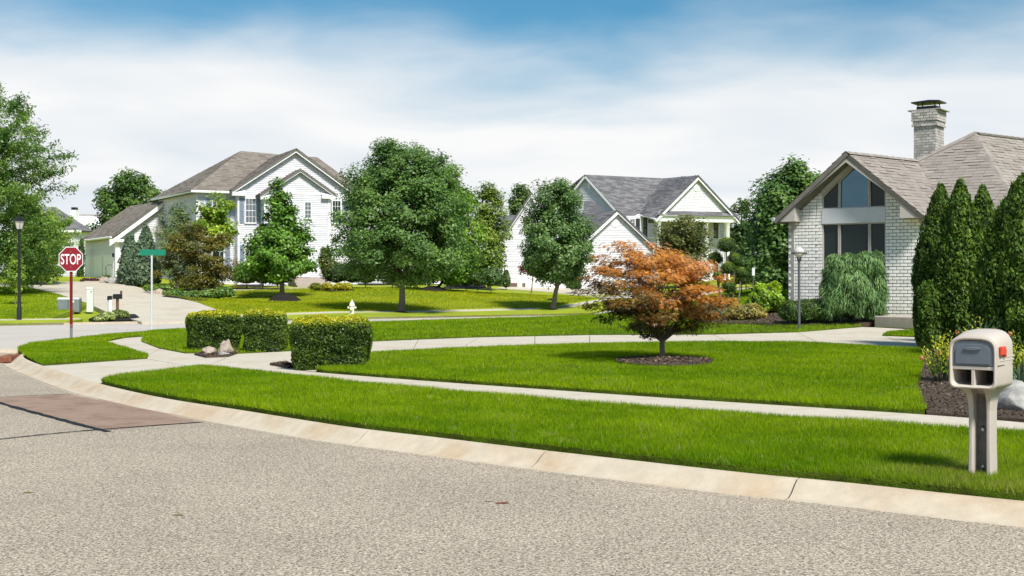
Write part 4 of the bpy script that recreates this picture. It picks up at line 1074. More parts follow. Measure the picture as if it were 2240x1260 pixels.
# left wing gable with the garage doors
lg = Pl(P(1200,600,93.0)[:2], 8); q0, q1 = lg.a(1098), lg.a(1262); qc = lg.a(1178); qz = lg.z(1152,438)+ (lg.a(1178)-lg.a(1152))*((lg.z(1152,438)-lg.z(1107,506))/(lg.a(1152)-lg.a(1107)))*.25
qs = (lg.z(1152,438)-lg.z(1107,506))/(lg.a(1152)-lg.a(1107)); qc = lg.a(1160); qz = lg.z(1152,438)+qs*(qc-lg.a(1152))
qe = qz-qs*(qc-q0); q1 = 2*qc-q0
ppoly(wb, lg, [(q0, zg), (q1, zg), (q1, qe), (qc, qz-.05), (q0, qe)], -.3, 0); siding(sid, lg, [(q0, zg), (q1, zg), (q1, qe), (q0, qe)]); siding(sid, lg, [(q0, qe+.001), (q1, qe+.001), (qc, qz-.1)])
b = MB()
for e in (q0-.15, q1+.15): ppoly(b, lg, [(qc, qz+.1), (e, qz+.1-abs(e-qc)*qs), (e, qz-.2-abs(e-qc)*qs), (qc, qz-.2)], .2, .3)
b.build('rake_board', m_trim, W2)
qA = lg.pt(qc, qz+.14, .3); qR = lg.pt(q1+.2, qz+.14-qs*(q1+.2-qc), .3); qL = lg.pt(q0-.2, qz+.14-qs*(qc-q0+.2), .3); lb = Vector((.05,1,0))
rs += [[qR, qR+lb*7, qA+lb*7, qA], [qL+lb*7, qL, qA, qA+lb*7]]
rs += [[P(1092,497,101), P(1130,497,101), P(1130,470,104), P(1100,472,104)], [P(1276,470,97), P(1325,462,97), P(1300,440,99.5), P(1278,440,99.5)]]
roof_set(W2, rs, GREY, m_roof_grey, m_deckg)
wb.build('wall', m_wall, W2); sid.build('siding', m_white, W2, attr=True)
for x0, x1 in ((1134,1184), (1190,1238)):
    b = MB(); a0, a1, z0, z1 = lg.a(x0), lg.a(x1), zg, lg.z(1190,578); pbox(b, lg, a0, a1, z0, z1, .01, .05); gd = b.build('garage_door', m_trim, W2)
    for j in range(4):
        pb = MB(); zq = z0+.35+j*(z1-z0-.4)/4
        for i in range(4): x = a0+.06+i*(a1-a0-.06)/4; pbox(pb, lg, x, x+(a1-a0-.3)/4, zq, zq+(z1-z0-.4)/4-.07, .05, .065)
        pb.build('door_panel', m_trim, gd)
b = MB(); m_base = mat('brown_brick_base', (.16,.10,.08), .9, .2, 8); pbox(b, lg, q0-.02, lg.a(1131), zg-.3, lg.z(1110,619), 0, .07); pbox(b, lg, lg.a(1142.5), lg.a(1149), zg-.3, lg.z(1145,619), .05, .09); b.build('plinth', m_base, W2)

# ------------------------------------------------------------------ two houses far to the left
F1 = P(140,560,120); f1_ = world_empty('far_house', (F1.x, F1.y, H(F1.x, F1.y)), 'distant white house with dark grey hip roof behind the stop sign', 'house')
pl = Pl(P(181,560,118)[:2], -14); sid = SidSet(); wb = MB(); a0, ze_ = pl.a(60), pl.z(181,506)
ppoly(wb, pl, [(a0, 1.5), (0, 1.5), (0, ze_), (a0, ze_)], -.3, 0); siding(sid, pl, [(a0, 1.5), (0, 1.5), (0, ze_), (a0, ze_)], ex=.2)
rt_ = Pl(P(181,560,118)[:2], 60); a1 = rt_.a(197); ppoly(wb, rt_, [(0, 1.5), (a1, 1.5), (a1, ze_), (0, ze_)], -.3, 0)
wb.build('wall', m_wall, f1_); sid.build('siding', m_white, f1_, attr=True)
b = MB(); pbox(b, pl, a0, .1, ze_-.1, ze_+.12, .3, .42); b.build('gutter', m_trim, f1_)
T0, T1 = P(121,453,123), P(60,453,123)
roof_set(f1_, [[pl.pt(a0, ze_+.05, .4), pl.pt(.4, ze_+.05, .4), T0, T1], [pl.pt(.4, ze_+.05, .4), rt_.pt(a1, ze_+.05, .4), T0]], GREY, m_roof_grey, m_deckg, .3, 1.0)
win_px(f1_, pl, 147,157, 509,530, 2, 2); win_px(f1_, pl, 112,122, 512,530, 2, 2)
F2 = P(190,560,135); f2_ = world_empty('far_house', (F2.x, F2.y, H(F2.x, F2.y)), 'distant house with tan roof and tall white chimney', 'house')
pl = Pl(P(150,560,135)[:2], 0); sid = SidSet(); wb = MB(); a1, ze_, zp = pl.a(232), pl.z(190,520), pl.z(190,466)
ppoly(wb, pl, [(0, 1.5), (a1, 1.5), (a1, ze_), (pl.a(198), zp-.3), (pl.a(160), zp-.3), (0, ze_)], -3, 0); siding(sid, pl, [(0, 1.5), (a1, 1.5), (a1, ze_), (0, ze_)], ex=.2)
wb.build('wall', m_wall, f2_); sid.build('siding', m_white, f2_, attr=True)
roof_set(f2_, [[pl.pt(-.3, ze_-.2, .5), pl.pt(a1+.5, ze_-.2, .5), pl.pt(pl.a(205), zp, -3), pl.pt(pl.a(148), zp, -3)]], TAN2, m_roof_tan, m_deck, .3, 1.0)
b = MB(); pbox(b, pl, pl.a(158.5), pl.a(171.5), 3, pl.z(165,460), -.2, .7); co = b.build('chimney', m_trim, f2_)
b = MB(); pbox(b, pl, pl.a(160), pl.a(170), pl.z(165,460), pl.z(165,454), -.1, .6); b.build('chimney_cap', m_metal_dk, co)

# ------------------------------------------------------------------ vegetation helpers
m_leaf = mat('leaves', rough=.42, var=.12, scale=1.5, attr=True, transl=.42, spec=.45)
m_needle = mat('needles', rough=.6, var=.15, scale=3.0, attr=True, transl=.15, spec=.25)
m_bark = mat('grey_bark', (.19,.155,.125), .95, .3, 9, .7, 30)
m_barkd = mat('dark_bark', (.07,.055,.045), .95, .3, 9, .7, 30)
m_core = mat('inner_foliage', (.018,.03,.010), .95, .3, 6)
LEAF_GAIN = np.array([2.75,2.4,1.75])
def unit(v): return v/np.maximum(np.linalg.norm(v, axis=-1, keepdims=True), 1e-6)
def leaf_mesh(name, C, N, T, size, asp, col, m, parent, org, fold=.12):
    """one rhombic leaf for each row: centre, normal, axis"""
    N = unit(N); T = unit(T-N*(T*N).sum(-1, keepdims=True)); B = np.cross(N, T); s = size[:,None]; col = np.minimum(col*LEAF_GAIN, .7)
    V = np.stack([C-T*s*.5, C+B*s*asp*.5+N*s*fold, C+T*s*.5, C-B*s*asp*.5+N*s*fold], 1)-np.array(org)
    n = len(C); me = np_mesh(name, V.reshape(-1, 3), np.arange(4*n).reshape(-1, 4), np.repeat(col[:,None], 4, 1).reshape(-1, 3))
    return link(name, me, m, parent)
def palmate_mesh(name, C, N, T, size, col, m, parent, org):
    """leaf of five narrow lobes"""
    N = unit(N); T = unit(T-N*(T*N).sum(-1, keepdims=True)); B = np.cross(N, T); s = size[:,None]; vs = []; fs = []; k = 0; n = len(C)
    for ang, ln in ((0,1.0),(.75,.85),(-.75,.85),(1.5,.6),(-1.5,.6)):
        d = T*math.cos(ang)+B*math.sin(ang); q = np.cross(N, d)
        vs += [C, C+d*s*ln*.45+q*s*.11, C+d*s*ln-N*s*.18, C+d*s*ln*.45-q*s*.11]; fs.append([k, k+1, k+2, k+3]); k += 4
    V = np.stack(vs, 1)-np.array(org); F = (np.arange(n)[:,None,None]*20+np.array(fs)[None]).reshape(-1, 4)
    return link(name, np_mesh(name, V.reshape(-1, 3), F, np.repeat(col[:,None], 20, 1).reshape(-1, 3)), m, parent)
def rdir(r, n): return unit(r.normal(size=(n, 3)))
def mixcol(r, n, cols, f=None, jit=.16):
    """colour between the listed pigments; f in 0..1 picks where"""
    cols = np.array(cols); k = len(cols)-1; f = np.clip(r.rand(n) if f is None else f, 0, .9999)*k; i = f.astype(int); t = (f-i)[:,None]
    c = cols[i]*(1-t)+cols[np.minimum(i+1, k)]*t
    return c*np.exp(r.normal(0, jit, (n, 1)))
GREENS = [(.030,.072,.020),(.050,.105,.028),(.085,.150,.040)]
def rows_m(rows, Yd):
    s = Yd/FPX; a = sorted([(HC-(py-HY)*s, ((xl+xr)/2-CX)*s, (xr-xl)/2*s) for py, xl, xr in rows])
    return np.array(a)
def clumps(r, rows, Yd, n, k=.55, depth=1.0, lob=.16, fmin=.2):
    A = rows_m(rows, Yd); z = np.linspace(A[0,0], A[-1,0], 200); rr = np.interp(z, A[:,0], A[:,2]); wt = rr**1.4+.02*rr.max(); cdf = np.cumsum(wt)/wt.sum()
    zc = np.interp(r.rand(n), cdf, z); R_ = np.interp(zc, A[:,0], A[:,2]); xc = np.interp(zc, A[:,0], A[:,1])
    th = r.uniform(0, 2*np.pi, n); f = np.sqrt(r.uniform(fmin**2, 1, n)); lobe = 1+lob*(np.sin(th*3+zc*1.7)+np.sin(th*5-zc*2.3+1))*.5+r.normal(0, .05, n)
    rad = np.maximum(R_*f*lobe-k*.22, 0)
    return np.stack([xc+np.cos(th)*rad, Yd+np.sin(th)*rad*depth, zc], -1), np.stack([xc, np.full(n, Yd), zc], -1), A
def tree(name, label, base, rows, ncl=120, nleaf=20000, leaf=.15, asp=.62, cr=.5, cols=GREENS, tr=.14, fork=.0, nlimb=6, seed=1, flat=.8, up=.6, m=None, bark=None, group=None, lob=.16, cat='tree', Yd=None, fmin=.2, droop=0.0, limbs=26, jit=.16, pal=False, hue=None, shoots=0):
    r = np.random.RandomState(seed); Yd = base.y if Yd is None else Yd
    E_ = world_empty(name, base, label, cat, group)
    C, ax, A = clumps(r, rows, Yd, ncl, cr, lob=lob, fmin=fmin); top, bot = A[-1,0], A[0,0]
    i = r.randint(0, ncl, nleaf); cs = cr*r.uniform(.65, 1.25, ncl)
    d = rdir(r, nleaf); rad = (cs[i]*r.uniform(.1, 1.25, nleaf)**.6)[:,None]; off = d*rad; off[:,2] *= flat
    L_ = C[i]+off; out_ = unit(L_-(ax[i]*.6+np.array([0,0,(top+bot)/2])*.4*np.array([0,0,1])+ax[i]*np.array([1,1,0])*.4))
    N = out_*.6+d*.25+np.array([0,0,up+.25])+r.normal(0, .42, (nleaf, 3)); T = rdir(r, nleaf)+np.array([0,0,-droop])+out_*.3
    if shoots:      # long leafy shoots that break the outline
        q = r.randint(0, ncl, shoots); sd_ = unit((C[q]-ax[q])*np.array([1,1,.2])+np.array([0,0,.55])+r.normal(0, .25, (shoots, 3))); ln = r.uniform(.7, 1.5, shoots); j = r.randint(0, shoots, nleaf//2)
        L_[:nleaf//2] = C[q][j]+sd_[j]*(ln[j]*r.uniform(0, 1, nleaf//2))[:,None]+r.normal(0, .10, (nleaf//2, 3)); i[:nleaf//2] = q[j]
    cl = r.rand(ncl); f = np.clip(cl[i]*.65+r.rand(nleaf)*.35, 0, 1)
    if hue is not None: f = hue(L_, C[i], f, r, top, bot)
    c = mixcol(r, nleaf, cols, f, jit)
    sz = leaf*r.uniform(.65, 1.3, nleaf)
    # trunk and limbs
    b = MB(); x0, y0, z0 = base; zf = z0+(bot-z0)+(top-bot)*fork if fork else z0+(top-z0)*.9
    ctr = lambda z: Vector((float(np.interp(z, A[:,0], A[:,1])) if z > bot else x0+(float(A[0,1])-x0)*max(0, (z-z0))/max(bot-z0, .1), y0+(Yd-y0)*min(1, max(0, (z-z0))/max(bot-z0, .1)), z))
    n = 9; pts = [ctr(z0-.12+(zf-z0+.12)*k/(n-1))+Vector((r.normal(0, tr*.12), r.normal(0, tr*.12), 0))*(1 if k else 0) for k in range(n)]; pts[0].x, pts[0].y = x0, y0
    tp = [tr*(1.35 if k == 0 else 1.08 if k == 1 else 1-(.45 if fork else .8)*k/(n-1)) for k in range(n)]
    b.tube(pts, tp, 9)
    lim = r.permutation(ncl)[:limbs]
    for q in lim:
        c_ = Vector(C[q]); dist = math.hypot(c_.x-ctr(c_.z).x, c_.y-Yd); zs = max(min(c_.z-dist*.8, zf), z0+(bot-z0)*.75); s_ = ctr(zs); md = s_.lerp(c_, .5)+Vector((0,0,dist*.12)); rr = tr*(.42 if fork else .26)*max(.25, 1-(zs-z0)/(top-z0+.1))
        b.tube([s_, md, c_], [rr, rr*.6, rr*.2], 5)
    b.build('trunk', bark or m_bark, E_, smooth=True)
    if pal: palmate_mesh('crown', L_, N, T, sz, c, m or m_leaf, E_, base)
    else: leaf_mesh('crown', L_, N, T, sz, asp, c, m or m_leaf, E_, base)
    return E_
def blob(r, n, ctr, rad, lob=.12):
    """points spread over a lumpy ellipsoid's shell; returns points and outward directions"""
    d = rdir(r, n); d[:,2] = np.where(d[:,2] < -.75, -d[:,2], d[:,2]); q = 1+lob*(np.sin(d[:,0]*7+rad[0]*9)+np.sin(d[:,1]*8+3)+np.sin(d[:,2]*6+d[:,0]*4))*.5
    f = (q*r.uniform(.82, 1.03, n))[:,None]
    return np.array(ctr)+d*np.array(rad)*f, unit(d/np.array(rad))
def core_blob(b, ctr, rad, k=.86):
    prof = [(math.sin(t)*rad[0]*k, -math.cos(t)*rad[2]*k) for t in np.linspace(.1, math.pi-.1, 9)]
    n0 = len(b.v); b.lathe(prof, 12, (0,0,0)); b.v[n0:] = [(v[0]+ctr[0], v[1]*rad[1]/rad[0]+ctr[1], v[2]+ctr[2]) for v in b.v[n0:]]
def shrub(name, label, base, blobs, n=4000, leaf=.06, asp=.6, cols=GREENS, m=None, seed=1, cat='shrub', group=None, axis=None, core=True, lob=.14, jit=.2, stem=True, top=None):
    """blobs: [(centre, radii)] in world metres"""
    r = np.random.RandomState(seed); E_ = world_empty(name, base, label, cat, group); A, B_ = [], []
    vol = np.array([q[1][0]*q[1][2] for q in blobs]); vol = vol/vol.sum(); cb = MB()
    for (c, rd), v in zip(blobs, vol):
        p, d = blob(r, max(60, int(n*v)), c, rd, lob); A.append(p); B_.append(d)
        if core: core_blob(cb, c, rd)
    A, B_ = np.concatenate(A), np.concatenate(B_); k = len(A); hz = H(base.x, base.y); ok = A[:,2] > hz-.02; A, B_ = A[ok], B_[ok]; k = len(A)
    N = B_*.8+r.normal(0, .5, (k, 3))+np.array([0,0,.2]); T = rdir(r, k) if axis is None else axis(B_, r)
    f = np.clip(r.rand(k)*.6+.4*vnoise(A[:,0]*5, A[:,2]*5+A[:,1]*3), 0, 1)
    if top is not None: f = np.clip(f*.6+top*np.clip(B_[:,2], 0, 1), 0, 1)
    leaf_mesh('foliage', A, N, T, leaf*r.uniform(.65, 1.35, k), asp, mixcol(r, k, cols, f, jit), m or m_leaf, E_, base)
    if stem:
        for (c, rd) in blobs: cb.tube([Vector((c[0], c[1], hz-.1)), Vector((c[0], c[1], c[2]))], [.03, .02], 5)
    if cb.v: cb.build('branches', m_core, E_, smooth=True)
    return E_
def pxb(px, py, Yd, rx, rz, ry=None):
    """blob given by its centre pixel and pixel radii at depth Yd"""
    s = Yd/FPX; return (tuple(P(px, py, Yd)), (rx*s, (ry or rx)*s, rz*s))
def column(name, label, base, rows, n=16000, leaf=.075, cols=GREENS, seed=1, group=None, cat='arborvitae', m=None, lean=.55, inner=.80, spread=.10):
    """dense evergreen column: upright flat sprays over a lumpy hull"""
    r = np.random.RandomState(seed); E_ = world_empty(name, base, label, cat, group); Yd = base.y; A = rows_m(rows, Yd)
    z = np.linspace(A[0,0], A[-1,0], 300); rr = np.interp(z, A[:,0], A[:,2]); cdf = np.cumsum(rr+.03); cdf /= cdf[-1]
    zc = np.interp(r.rand(n), cdf, z); th = r.uniform(0, 2*np.pi, n); R_ = np.interp(zc, A[:,0], A[:,2]); xc = np.interp(zc, A[:,0], A[:,1])
    lump = .80+.34*vnoise(th*3.2+seed*7, zc*3.4)+.14*vnoise(th*8+seed, zc*9); rad = R_*lump*r.uniform(1-spread*1.6, 1.02, n)
    C = np.stack([xc+np.cos(th)*rad, Yd+np.sin(th)*rad, zc+r.normal(0, .02, n)], -1); o_ = np.stack([np.cos(th), np.sin(th), np.full(n, .15)], -1)
    N = o_*.75+r.normal(0, .55, (n, 3)); T = np.array([0,0,1.0])+o_*lean+r.normal(0, .35, (n, 3))
    f = np.clip(.55*vnoise(th*4+seed*3, zc*4)+.45*r.rand(n), 0, 1)
    leaf_mesh('foliage', C, N, T, leaf*r.uniform(.6, 1.35, n), .5, mixcol(r, n, cols, f, .18), m or m_needle, E_, base)
    b = MB(); pr = [(.03, A[0,0]-.02)]+[(max(float(np.interp(q, A[:,0], A[:,2]))*inner*.86, .02), q) for q in np.linspace(A[0,0], A[-1,0]-.1, 10)]
    n0 = 0; b.lathe(pr, 14); b.v = [(v[0]+float(np.interp(v[2], A[:,0], A[:,1])), v[1]+Yd, v[2]) for v in b.v]; b.tube([Vector((base.x, base.y, base.z-.15)), Vector((base.x, base.y, A[0,0]+.3))], .06, 7)
    b.build('trunk', m_core, E_, smooth=True); return E_
def hedge(label, c, sx, sy, h, rz, n, seed, taper=.12, group='clipped hedges at the drive'):
    """clipped hedge block: rounded box of small leaves, yellow-green new growth on top"""
    r = np.random.RandomState(seed); E_ = world_empty('hedge', c, label, 'hedge', group)
    ar = np.array([2*sx*h, 2*sx*h, 2*sy*h, 2*sy*h, 4*sx*sy*.8]); fc = r.choice(5, n, p=ar/ar.sum()); u, v = r.uniform(-1, 1, n), r.uniform(0, 1, n)
    x = np.where(fc < 2, u*sx, np.where(fc == 2, -sx, np.where(fc == 3, sx, u*sx))); y = np.where(fc == 0, -sy, np.where(fc == 1, sy, np.where(fc < 4, u*sy, r.uniform(-1, 1, n)*sy))); z = np.where(fc < 4, v*h, h)
    # round the edges: superellipse pull
    qx, qy, qz = x/sx, y/sy, np.clip((z-h*.45)/(h*.55), -1, 1); nr = (np.abs(qx)**6+np.abs(qy)**6+np.abs(qz)**6)**(1/6.); x, y = x/np.maximum(nr, 1)**1.0, y/np.maximum(nr, 1); z = np.where(z > h*.45, h*.45+(z-h*.45)/np.maximum(nr, 1), z)
    tp = 1-taper*(1-z/h)**1.5; x, y = x*tp, y*tp
    nx = np.stack([np.sign(qx)*np.abs(qx)**5/sx, np.sign(qy)*np.abs(qy)**5/sy, np.maximum(qz, -.2)**5/(h*.55)], -1); nx = unit(nx+1e-6)
    bmp = (vnoise(x*5+seed, z*5+y*3)-.5)*.09+(vnoise(y*6+3, z*6+x*2)-.5)*.06+r.uniform(-.05, .012, n); p = np.stack([x, y, z], -1)+nx*bmp[:,None]
    ca, sa = math.cos(rz), math.sin(rz); Rm = np.array([[ca,-sa,0],[sa,ca,0],[0,0,1]]); p = p@Rm.T; nw = nx@Rm.T; p = p+np.array(c)
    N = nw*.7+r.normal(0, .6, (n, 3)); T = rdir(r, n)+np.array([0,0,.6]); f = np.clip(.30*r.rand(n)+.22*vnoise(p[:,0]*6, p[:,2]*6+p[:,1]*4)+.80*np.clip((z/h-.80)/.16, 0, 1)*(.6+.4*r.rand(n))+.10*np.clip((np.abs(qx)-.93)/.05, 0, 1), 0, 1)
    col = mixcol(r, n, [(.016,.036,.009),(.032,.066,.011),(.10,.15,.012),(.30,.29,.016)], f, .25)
    leaf_mesh('foliage', p, N, T, .034*r.uniform(.7, 1.4, n)*(c.y/20), .6, col, m_leaf, E_, c)
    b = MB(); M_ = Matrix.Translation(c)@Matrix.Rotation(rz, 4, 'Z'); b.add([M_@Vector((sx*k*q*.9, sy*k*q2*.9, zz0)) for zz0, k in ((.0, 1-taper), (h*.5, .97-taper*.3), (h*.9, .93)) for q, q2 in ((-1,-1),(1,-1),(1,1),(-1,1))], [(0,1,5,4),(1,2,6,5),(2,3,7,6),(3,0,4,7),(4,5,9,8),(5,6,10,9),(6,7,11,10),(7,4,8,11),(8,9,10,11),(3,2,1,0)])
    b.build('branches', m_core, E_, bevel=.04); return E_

# ------------------------------------------------------------------ the near garden
# red Japanese maple
def maple_hue(L_, C_, f, r, top, bot):
    h = (L_[:,2]-bot)/(top-bot); x = (L_[:,0]-L_[:,0].mean())/1.4
    return np.clip(.08+h*.92+.22*x+(f-.5)*.42+r.normal(0, .08, len(f)), 0, 1)
mb = G(1450,793)
tree('japanese_maple', 'red and orange Japanese maple on the front lawn', mb,
     [(512,1368,1400),(532,1348,1440),(552,1325,1510),(580,1296,1550),(610,1272,1568),(640,1268,1586),(665,1282,1580),(686,1298,1566),(704,1316,1552),(722,1352,1535),(734,1385,1510)],
     ncl=175, nleaf=14500, leaf=.060, cr=.27, flat=.36, up=1.1, cols=[(.04,.058,.014),(.10,.088,.02),(.32,.155,.03),(.58,.23,.045),(.66,.31,.05),(.70,.35,.19)], tr=.058, fork=.20, seed=21, bark=m_bark, pal=True, hue=maple_hue, limbs=46, lob=.18, droop=.35, fmin=.15, jit=.2)
# mulch rings and beds
def mulch(name, poly, off, m=m_mulch, rise=0.0, chips=0, seed=1, cs=.03, parent=None, cols=None, chip_label='loose brown bark chips round the red maple'):
    xy = np.array(poly); c = xy.mean(0); rmax = np.hypot(*(xy-c).T).max()
    def zf(x, y):
        d = np.hypot(x-c[0], y-c[1])/rmax; return Hn(x, y)+rise*np.clip(1-d**2, 0, 1)
    o = sheet(name, poly, off, m, max(.15, rmax*.12), .12, parent, kind='structure', zf=zf)
    if chips:
        r = np.random.RandomState(seed); lo, hi = xy.min(0), xy.max(0); x = r.uniform(lo[0], hi[0], chips*3); y = r.uniform(lo[1], hi[1], chips*3); k = inside(poly, x, y); x, y = x[k][:chips], y[k][:chips]; n = len(x)
        C = np.stack([x, y, zf(x, y)+off+.008], -1); N = np.array([0,0,1.0])+r.normal(0, .45, (n, 3)); T = rdir(r, n)*np.array([1,1,.25])
        leaf_mesh('mulch_chips', C, N, T, cs*r.uniform(.5, 1.6, n), .35, mixcol(r, n, cols or [(.025,.017,.012),(.07,.045,.03),(.16,.11,.075),(.27,.2,.14)], None, .25)*.75/LEAF_GAIN, m_chip, None, (0,0,0), .02)
        tag(bpy.data.objects[[q.name for q in COL.objects if q.name.startswith('mulch_chips')][-1]], kind='stuff', cat='mulch', label=chip_label)
    return o
def ell(px, py, rx, ry, n=24, seed=0):
    r = random.Random(seed); c = G(px, py); k = rx*c.y/FPX; return [(c.x+math.cos(a)*k*(1+.06*r.random()), c.y+k*.4+math.sin(a)*k*ry*(1+.06*r.random())) for a in [i*2*math.pi/n for i in range(n)]]
mulch('mulch_bed', ell(1457,802,104,1.2), .085, rise=.05, chips=1100, seed=3, cs=.05)
mulch('mulch_bed', gpoly([(2027,907),(2006,850),(2016,800),(2013,770),(2060,765),(2290,775),(2330,850),(2330,931),(2240,922)], 20), .03, chips=7000, seed=4, cs=.045, chip_label='loose brown bark chips in the bed behind the mailbox')
mulch('mulch_bed', gpoly([(1535,709),(1540,697),(1600,690),(1640,680),(1725,684),(1940,690),(1925,697),(1913,708),(1880,711),(1700,713)], 20), .05, chips=2500, seed=5, cs=.08, chip_label='loose brown bark chips before the brick house')
mulch('mulch_bed', gpoly([(425,777),(470,768),(518,766),(525,772),(500,781),(450,783)], 12), .04, chips=500, seed=6, cs=.05, chip_label='loose brown bark chips round the hedge rocks')
mulch('mulch_bed', gpoly([(590,799),(625,794),(650,803),(630,806)], 12), .04, chips=200, seed=7, cs=.05, chip_label='loose brown bark chips beside the big square hedge')
# clipped hedges
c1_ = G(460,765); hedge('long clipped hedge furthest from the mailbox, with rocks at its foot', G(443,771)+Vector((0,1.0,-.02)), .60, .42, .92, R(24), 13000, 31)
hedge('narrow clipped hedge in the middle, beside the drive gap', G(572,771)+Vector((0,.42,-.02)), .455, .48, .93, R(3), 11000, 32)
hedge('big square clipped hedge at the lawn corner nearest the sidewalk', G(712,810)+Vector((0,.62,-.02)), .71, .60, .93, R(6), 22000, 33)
# rocks
m_rock = mat('fieldstone', (.36,.29,.235), .9, .35, 5, .7, 14)
m_rockg = mat('grey_boulder', (.32,.305,.285), .9, .35, 4, .7, 12)
def rock(label, c, sx, sy, sz, seed, m, pts=None, rz=0.0, group=None):
    r = random.Random(seed); bm = bmesh.new(); bmesh.ops.create_icosphere(bm, subdivisions=4, radius=1)
    pl = [(Vector((r.gauss(0,1), r.gauss(0,1), r.gauss(0,1))).normalized(), r.uniform(.62,.9)) for _ in range(11)]
    for v in bm.verts:
        for n, d in pl:
            t = v.co.dot(n)-d
            if t > 0: v.co -= n*t*.9
        if pts: v.co = pts(v.co)
        v.co *= 1+.05*math.sin(v.co.x*9+seed)+.04*math.sin(v.co.y*11+v.co.z*7)
        v.co.x *= sx; v.co.y *= sy; v.co.z = max(v.co.z*sz, -.4*sz)
    bm.transform(Matrix.Rotation(rz, 4, 'Z')); me = bpy.data.meshes.new('rock'); bm.to_mesh(me); bm.free(); me.polygons.foreach_set('use_smooth', np.ones(len(me.polygons), bool))
    o = link('rock', me, m); o.location = c+Vector((0,0,.35*sz)); return tag(o, label, 'rock', group)
rock('rounded tan rock at the foot of the long hedge', G(457,776), .17, .13, .13, 2, m_rock)
rock('pointed brown rock leaning against the long hedge', G(494,774), .20, .13, .25, 5, m_rock, lambda v: Vector((v.x*(1-.55*max(v.z, 0))+.18*v.z, v.y*(1-.5*max(v.z, 0)), v.z*1.1)))
rock('small pale rock in front of the pointed rock', G(490,779), .14, .1, .075, 8, m_rockg)
rock('small dark rock beside the big square hedge', G(622,796), .07, .07, .06, 9, m_rock)
rock('big grey boulder in the mulch bed behind the mailbox', G(2224,899), .26, .22, .21, 14, m_rockg)
rock('flat pale boulder behind the big grey boulder', G(2212,868), .24, .22, .17, 17, m_rockg)
# arborvitae row
AR = [(.012,.028,.006),(.026,.056,.009),(.060,.105,.014)]
def arb(label, px, py, rows, seed, n=16000): column('arborvitae', label, G(px, py), rows, n, .075, AR, seed, 'arborvitae row by the drive')
arb('slim dark arborvitae leftmost in the row by the drive', 2045,756, [(403,2054,2062),(430,2042,2072),(480,2026,2084),(540,2010,2090),(600,2002,2092),(660,1998,2094),(720,2004,2090),(756,2020,2080)], 41, 15000)
arb('tall pointed arborvitae second from the left in the row', 2102,764, [(393,2096,2104),(420,2086,2116),(470,2068,2134),(540,2056,2148),(620,2050,2152),(700,2050,2150),(764,2064,2140)], 42, 18000)
arb('arborvitae half hidden behind the tallest two in the row', 2150,752, [(407,2146,2154),(440,2132,2168),(500,2122,2180),(600,2116,2186),(700,2116,2186),(752,2126,2176)], 43, 9000)
arb('broad arborvitae rightmost in the row, cut by the frame', 2235,790, [(360,2262,2272),(400,2222,2300),(450,2188,2325),(520,2164,2340),(600,2148,2345),(700,2146,2345),(790,2160,2330)], 44, 26000)
arb('low round young arborvitae at the left foot of the row', 2030,765, [(618,2022,2040),(640,2008,2056),(690,2002,2062),(740,2006,2058),(765,2016,2046)], 45, 6000)
# flowering shrub and blade-leaved plant behind the mailbox
def bush_stems(name, label, base, n, h, spread, leaf, cols, seed, flowers=0, cat='shrub', fcol=((.55,.06,.04),(.65,.18,.10)), blades=False, group=None):
    r = np.random.RandomState(seed); E_ = world_empty(name, base, label, cat, group); b = MB(); C, N, T, S, K = [], [], [], [], []
    for i in range(n):
        a = r.uniform(0, 2*np.pi); sp_ = spread*math.sqrt(r.rand()); hh = h*r.uniform(.6, 1.05)*(1-.35*sp_/spread); o_ = Vector((math.cos(a), math.sin(a), 0)); p0 = Vector(base)+o_*sp_*.45; p2 = Vector(base)+o_*sp_*1.1+Vector((0,0,hh)); p1 = p0.lerp(p2, .55)+Vector((0,0,hh*.1))
        if blades:
            w_ = .018; sd_ = o_.cross(Vector((0,0,1))); tip = p2+o_*hh*.25
            b.add([p0-sd_*w_, p0+sd_*w_, p1+sd_*w_*.9, tip, p1-sd_*w_*.9], [(0,1,2,4),(4,2,3)], tuple(mixcol(r, 1, cols)[0])); continue
        b.tube([p0, p1, p2], [.006, .005, .003], 4, col=(.05,.07,.03))
        for k in range(15):
            t = .22+.8*k/14; q = p0.lerp(p1, t/.55) if t < .55 else p1.lerp(p2, (t-.55)/.5); aa = k*2.4+i; d = np.array([math.cos(aa), math.sin(aa), .75])
            C.append(np.array(q)+d*leaf*.45); T.append(d); N.append(np.array([0,0,1.0])-d*.5+r.normal(0, .2, 3)); S.append(leaf*r.uniform(.7, 1.25)*(1.1-.4*t)); K.append(t)
    if blades: b.build('foliage', m_leaf, E_, attr=True)
    else:
        b.build('stems', m_leaf, E_, attr=True); k = np.array(K); leaf_mesh('foliage', np.array(C), np.array(N), np.array(T), np.array(S), .34, mixcol(r, len(C), cols, np.clip(k*.9+r.normal(0, .12, len(k)), 0, 1), .15), m_leaf, E_, base)
    for i in range(flowers):
        a = r.uniform(0, 2*np.pi); sp_ = spread*r.uniform(.3, 1.05); c = np.array(base)+np.array([math.cos(a)*sp_, -abs(math.sin(a))*sp_, h*r.uniform(.35, .95)]); m_ = 26; d = rdir(r, m_)
        leaf_mesh('flower', c+d*.028, d, rdir(r, m_), np.full(m_, .03), .8, mixcol(r, m_, fcol, None, .1), m_leaf, E_, base)
    return E_
YG = [(.045,.10,.02),(.09,.17,.025),(.24,.30,.03),(.42,.36,.05)]
bush_stems('flowering_shrub', 'yellow-green shrub with red flowers left of the mailbox', G(2068,838), 34, .80, .36, .085, YG, 51, 7)
bush_stems('flowering_shrub', 'yellow-tipped shrub just behind the mailbox head', G(2140,815), 30, .98, .34, .085, YG, 52, 5)
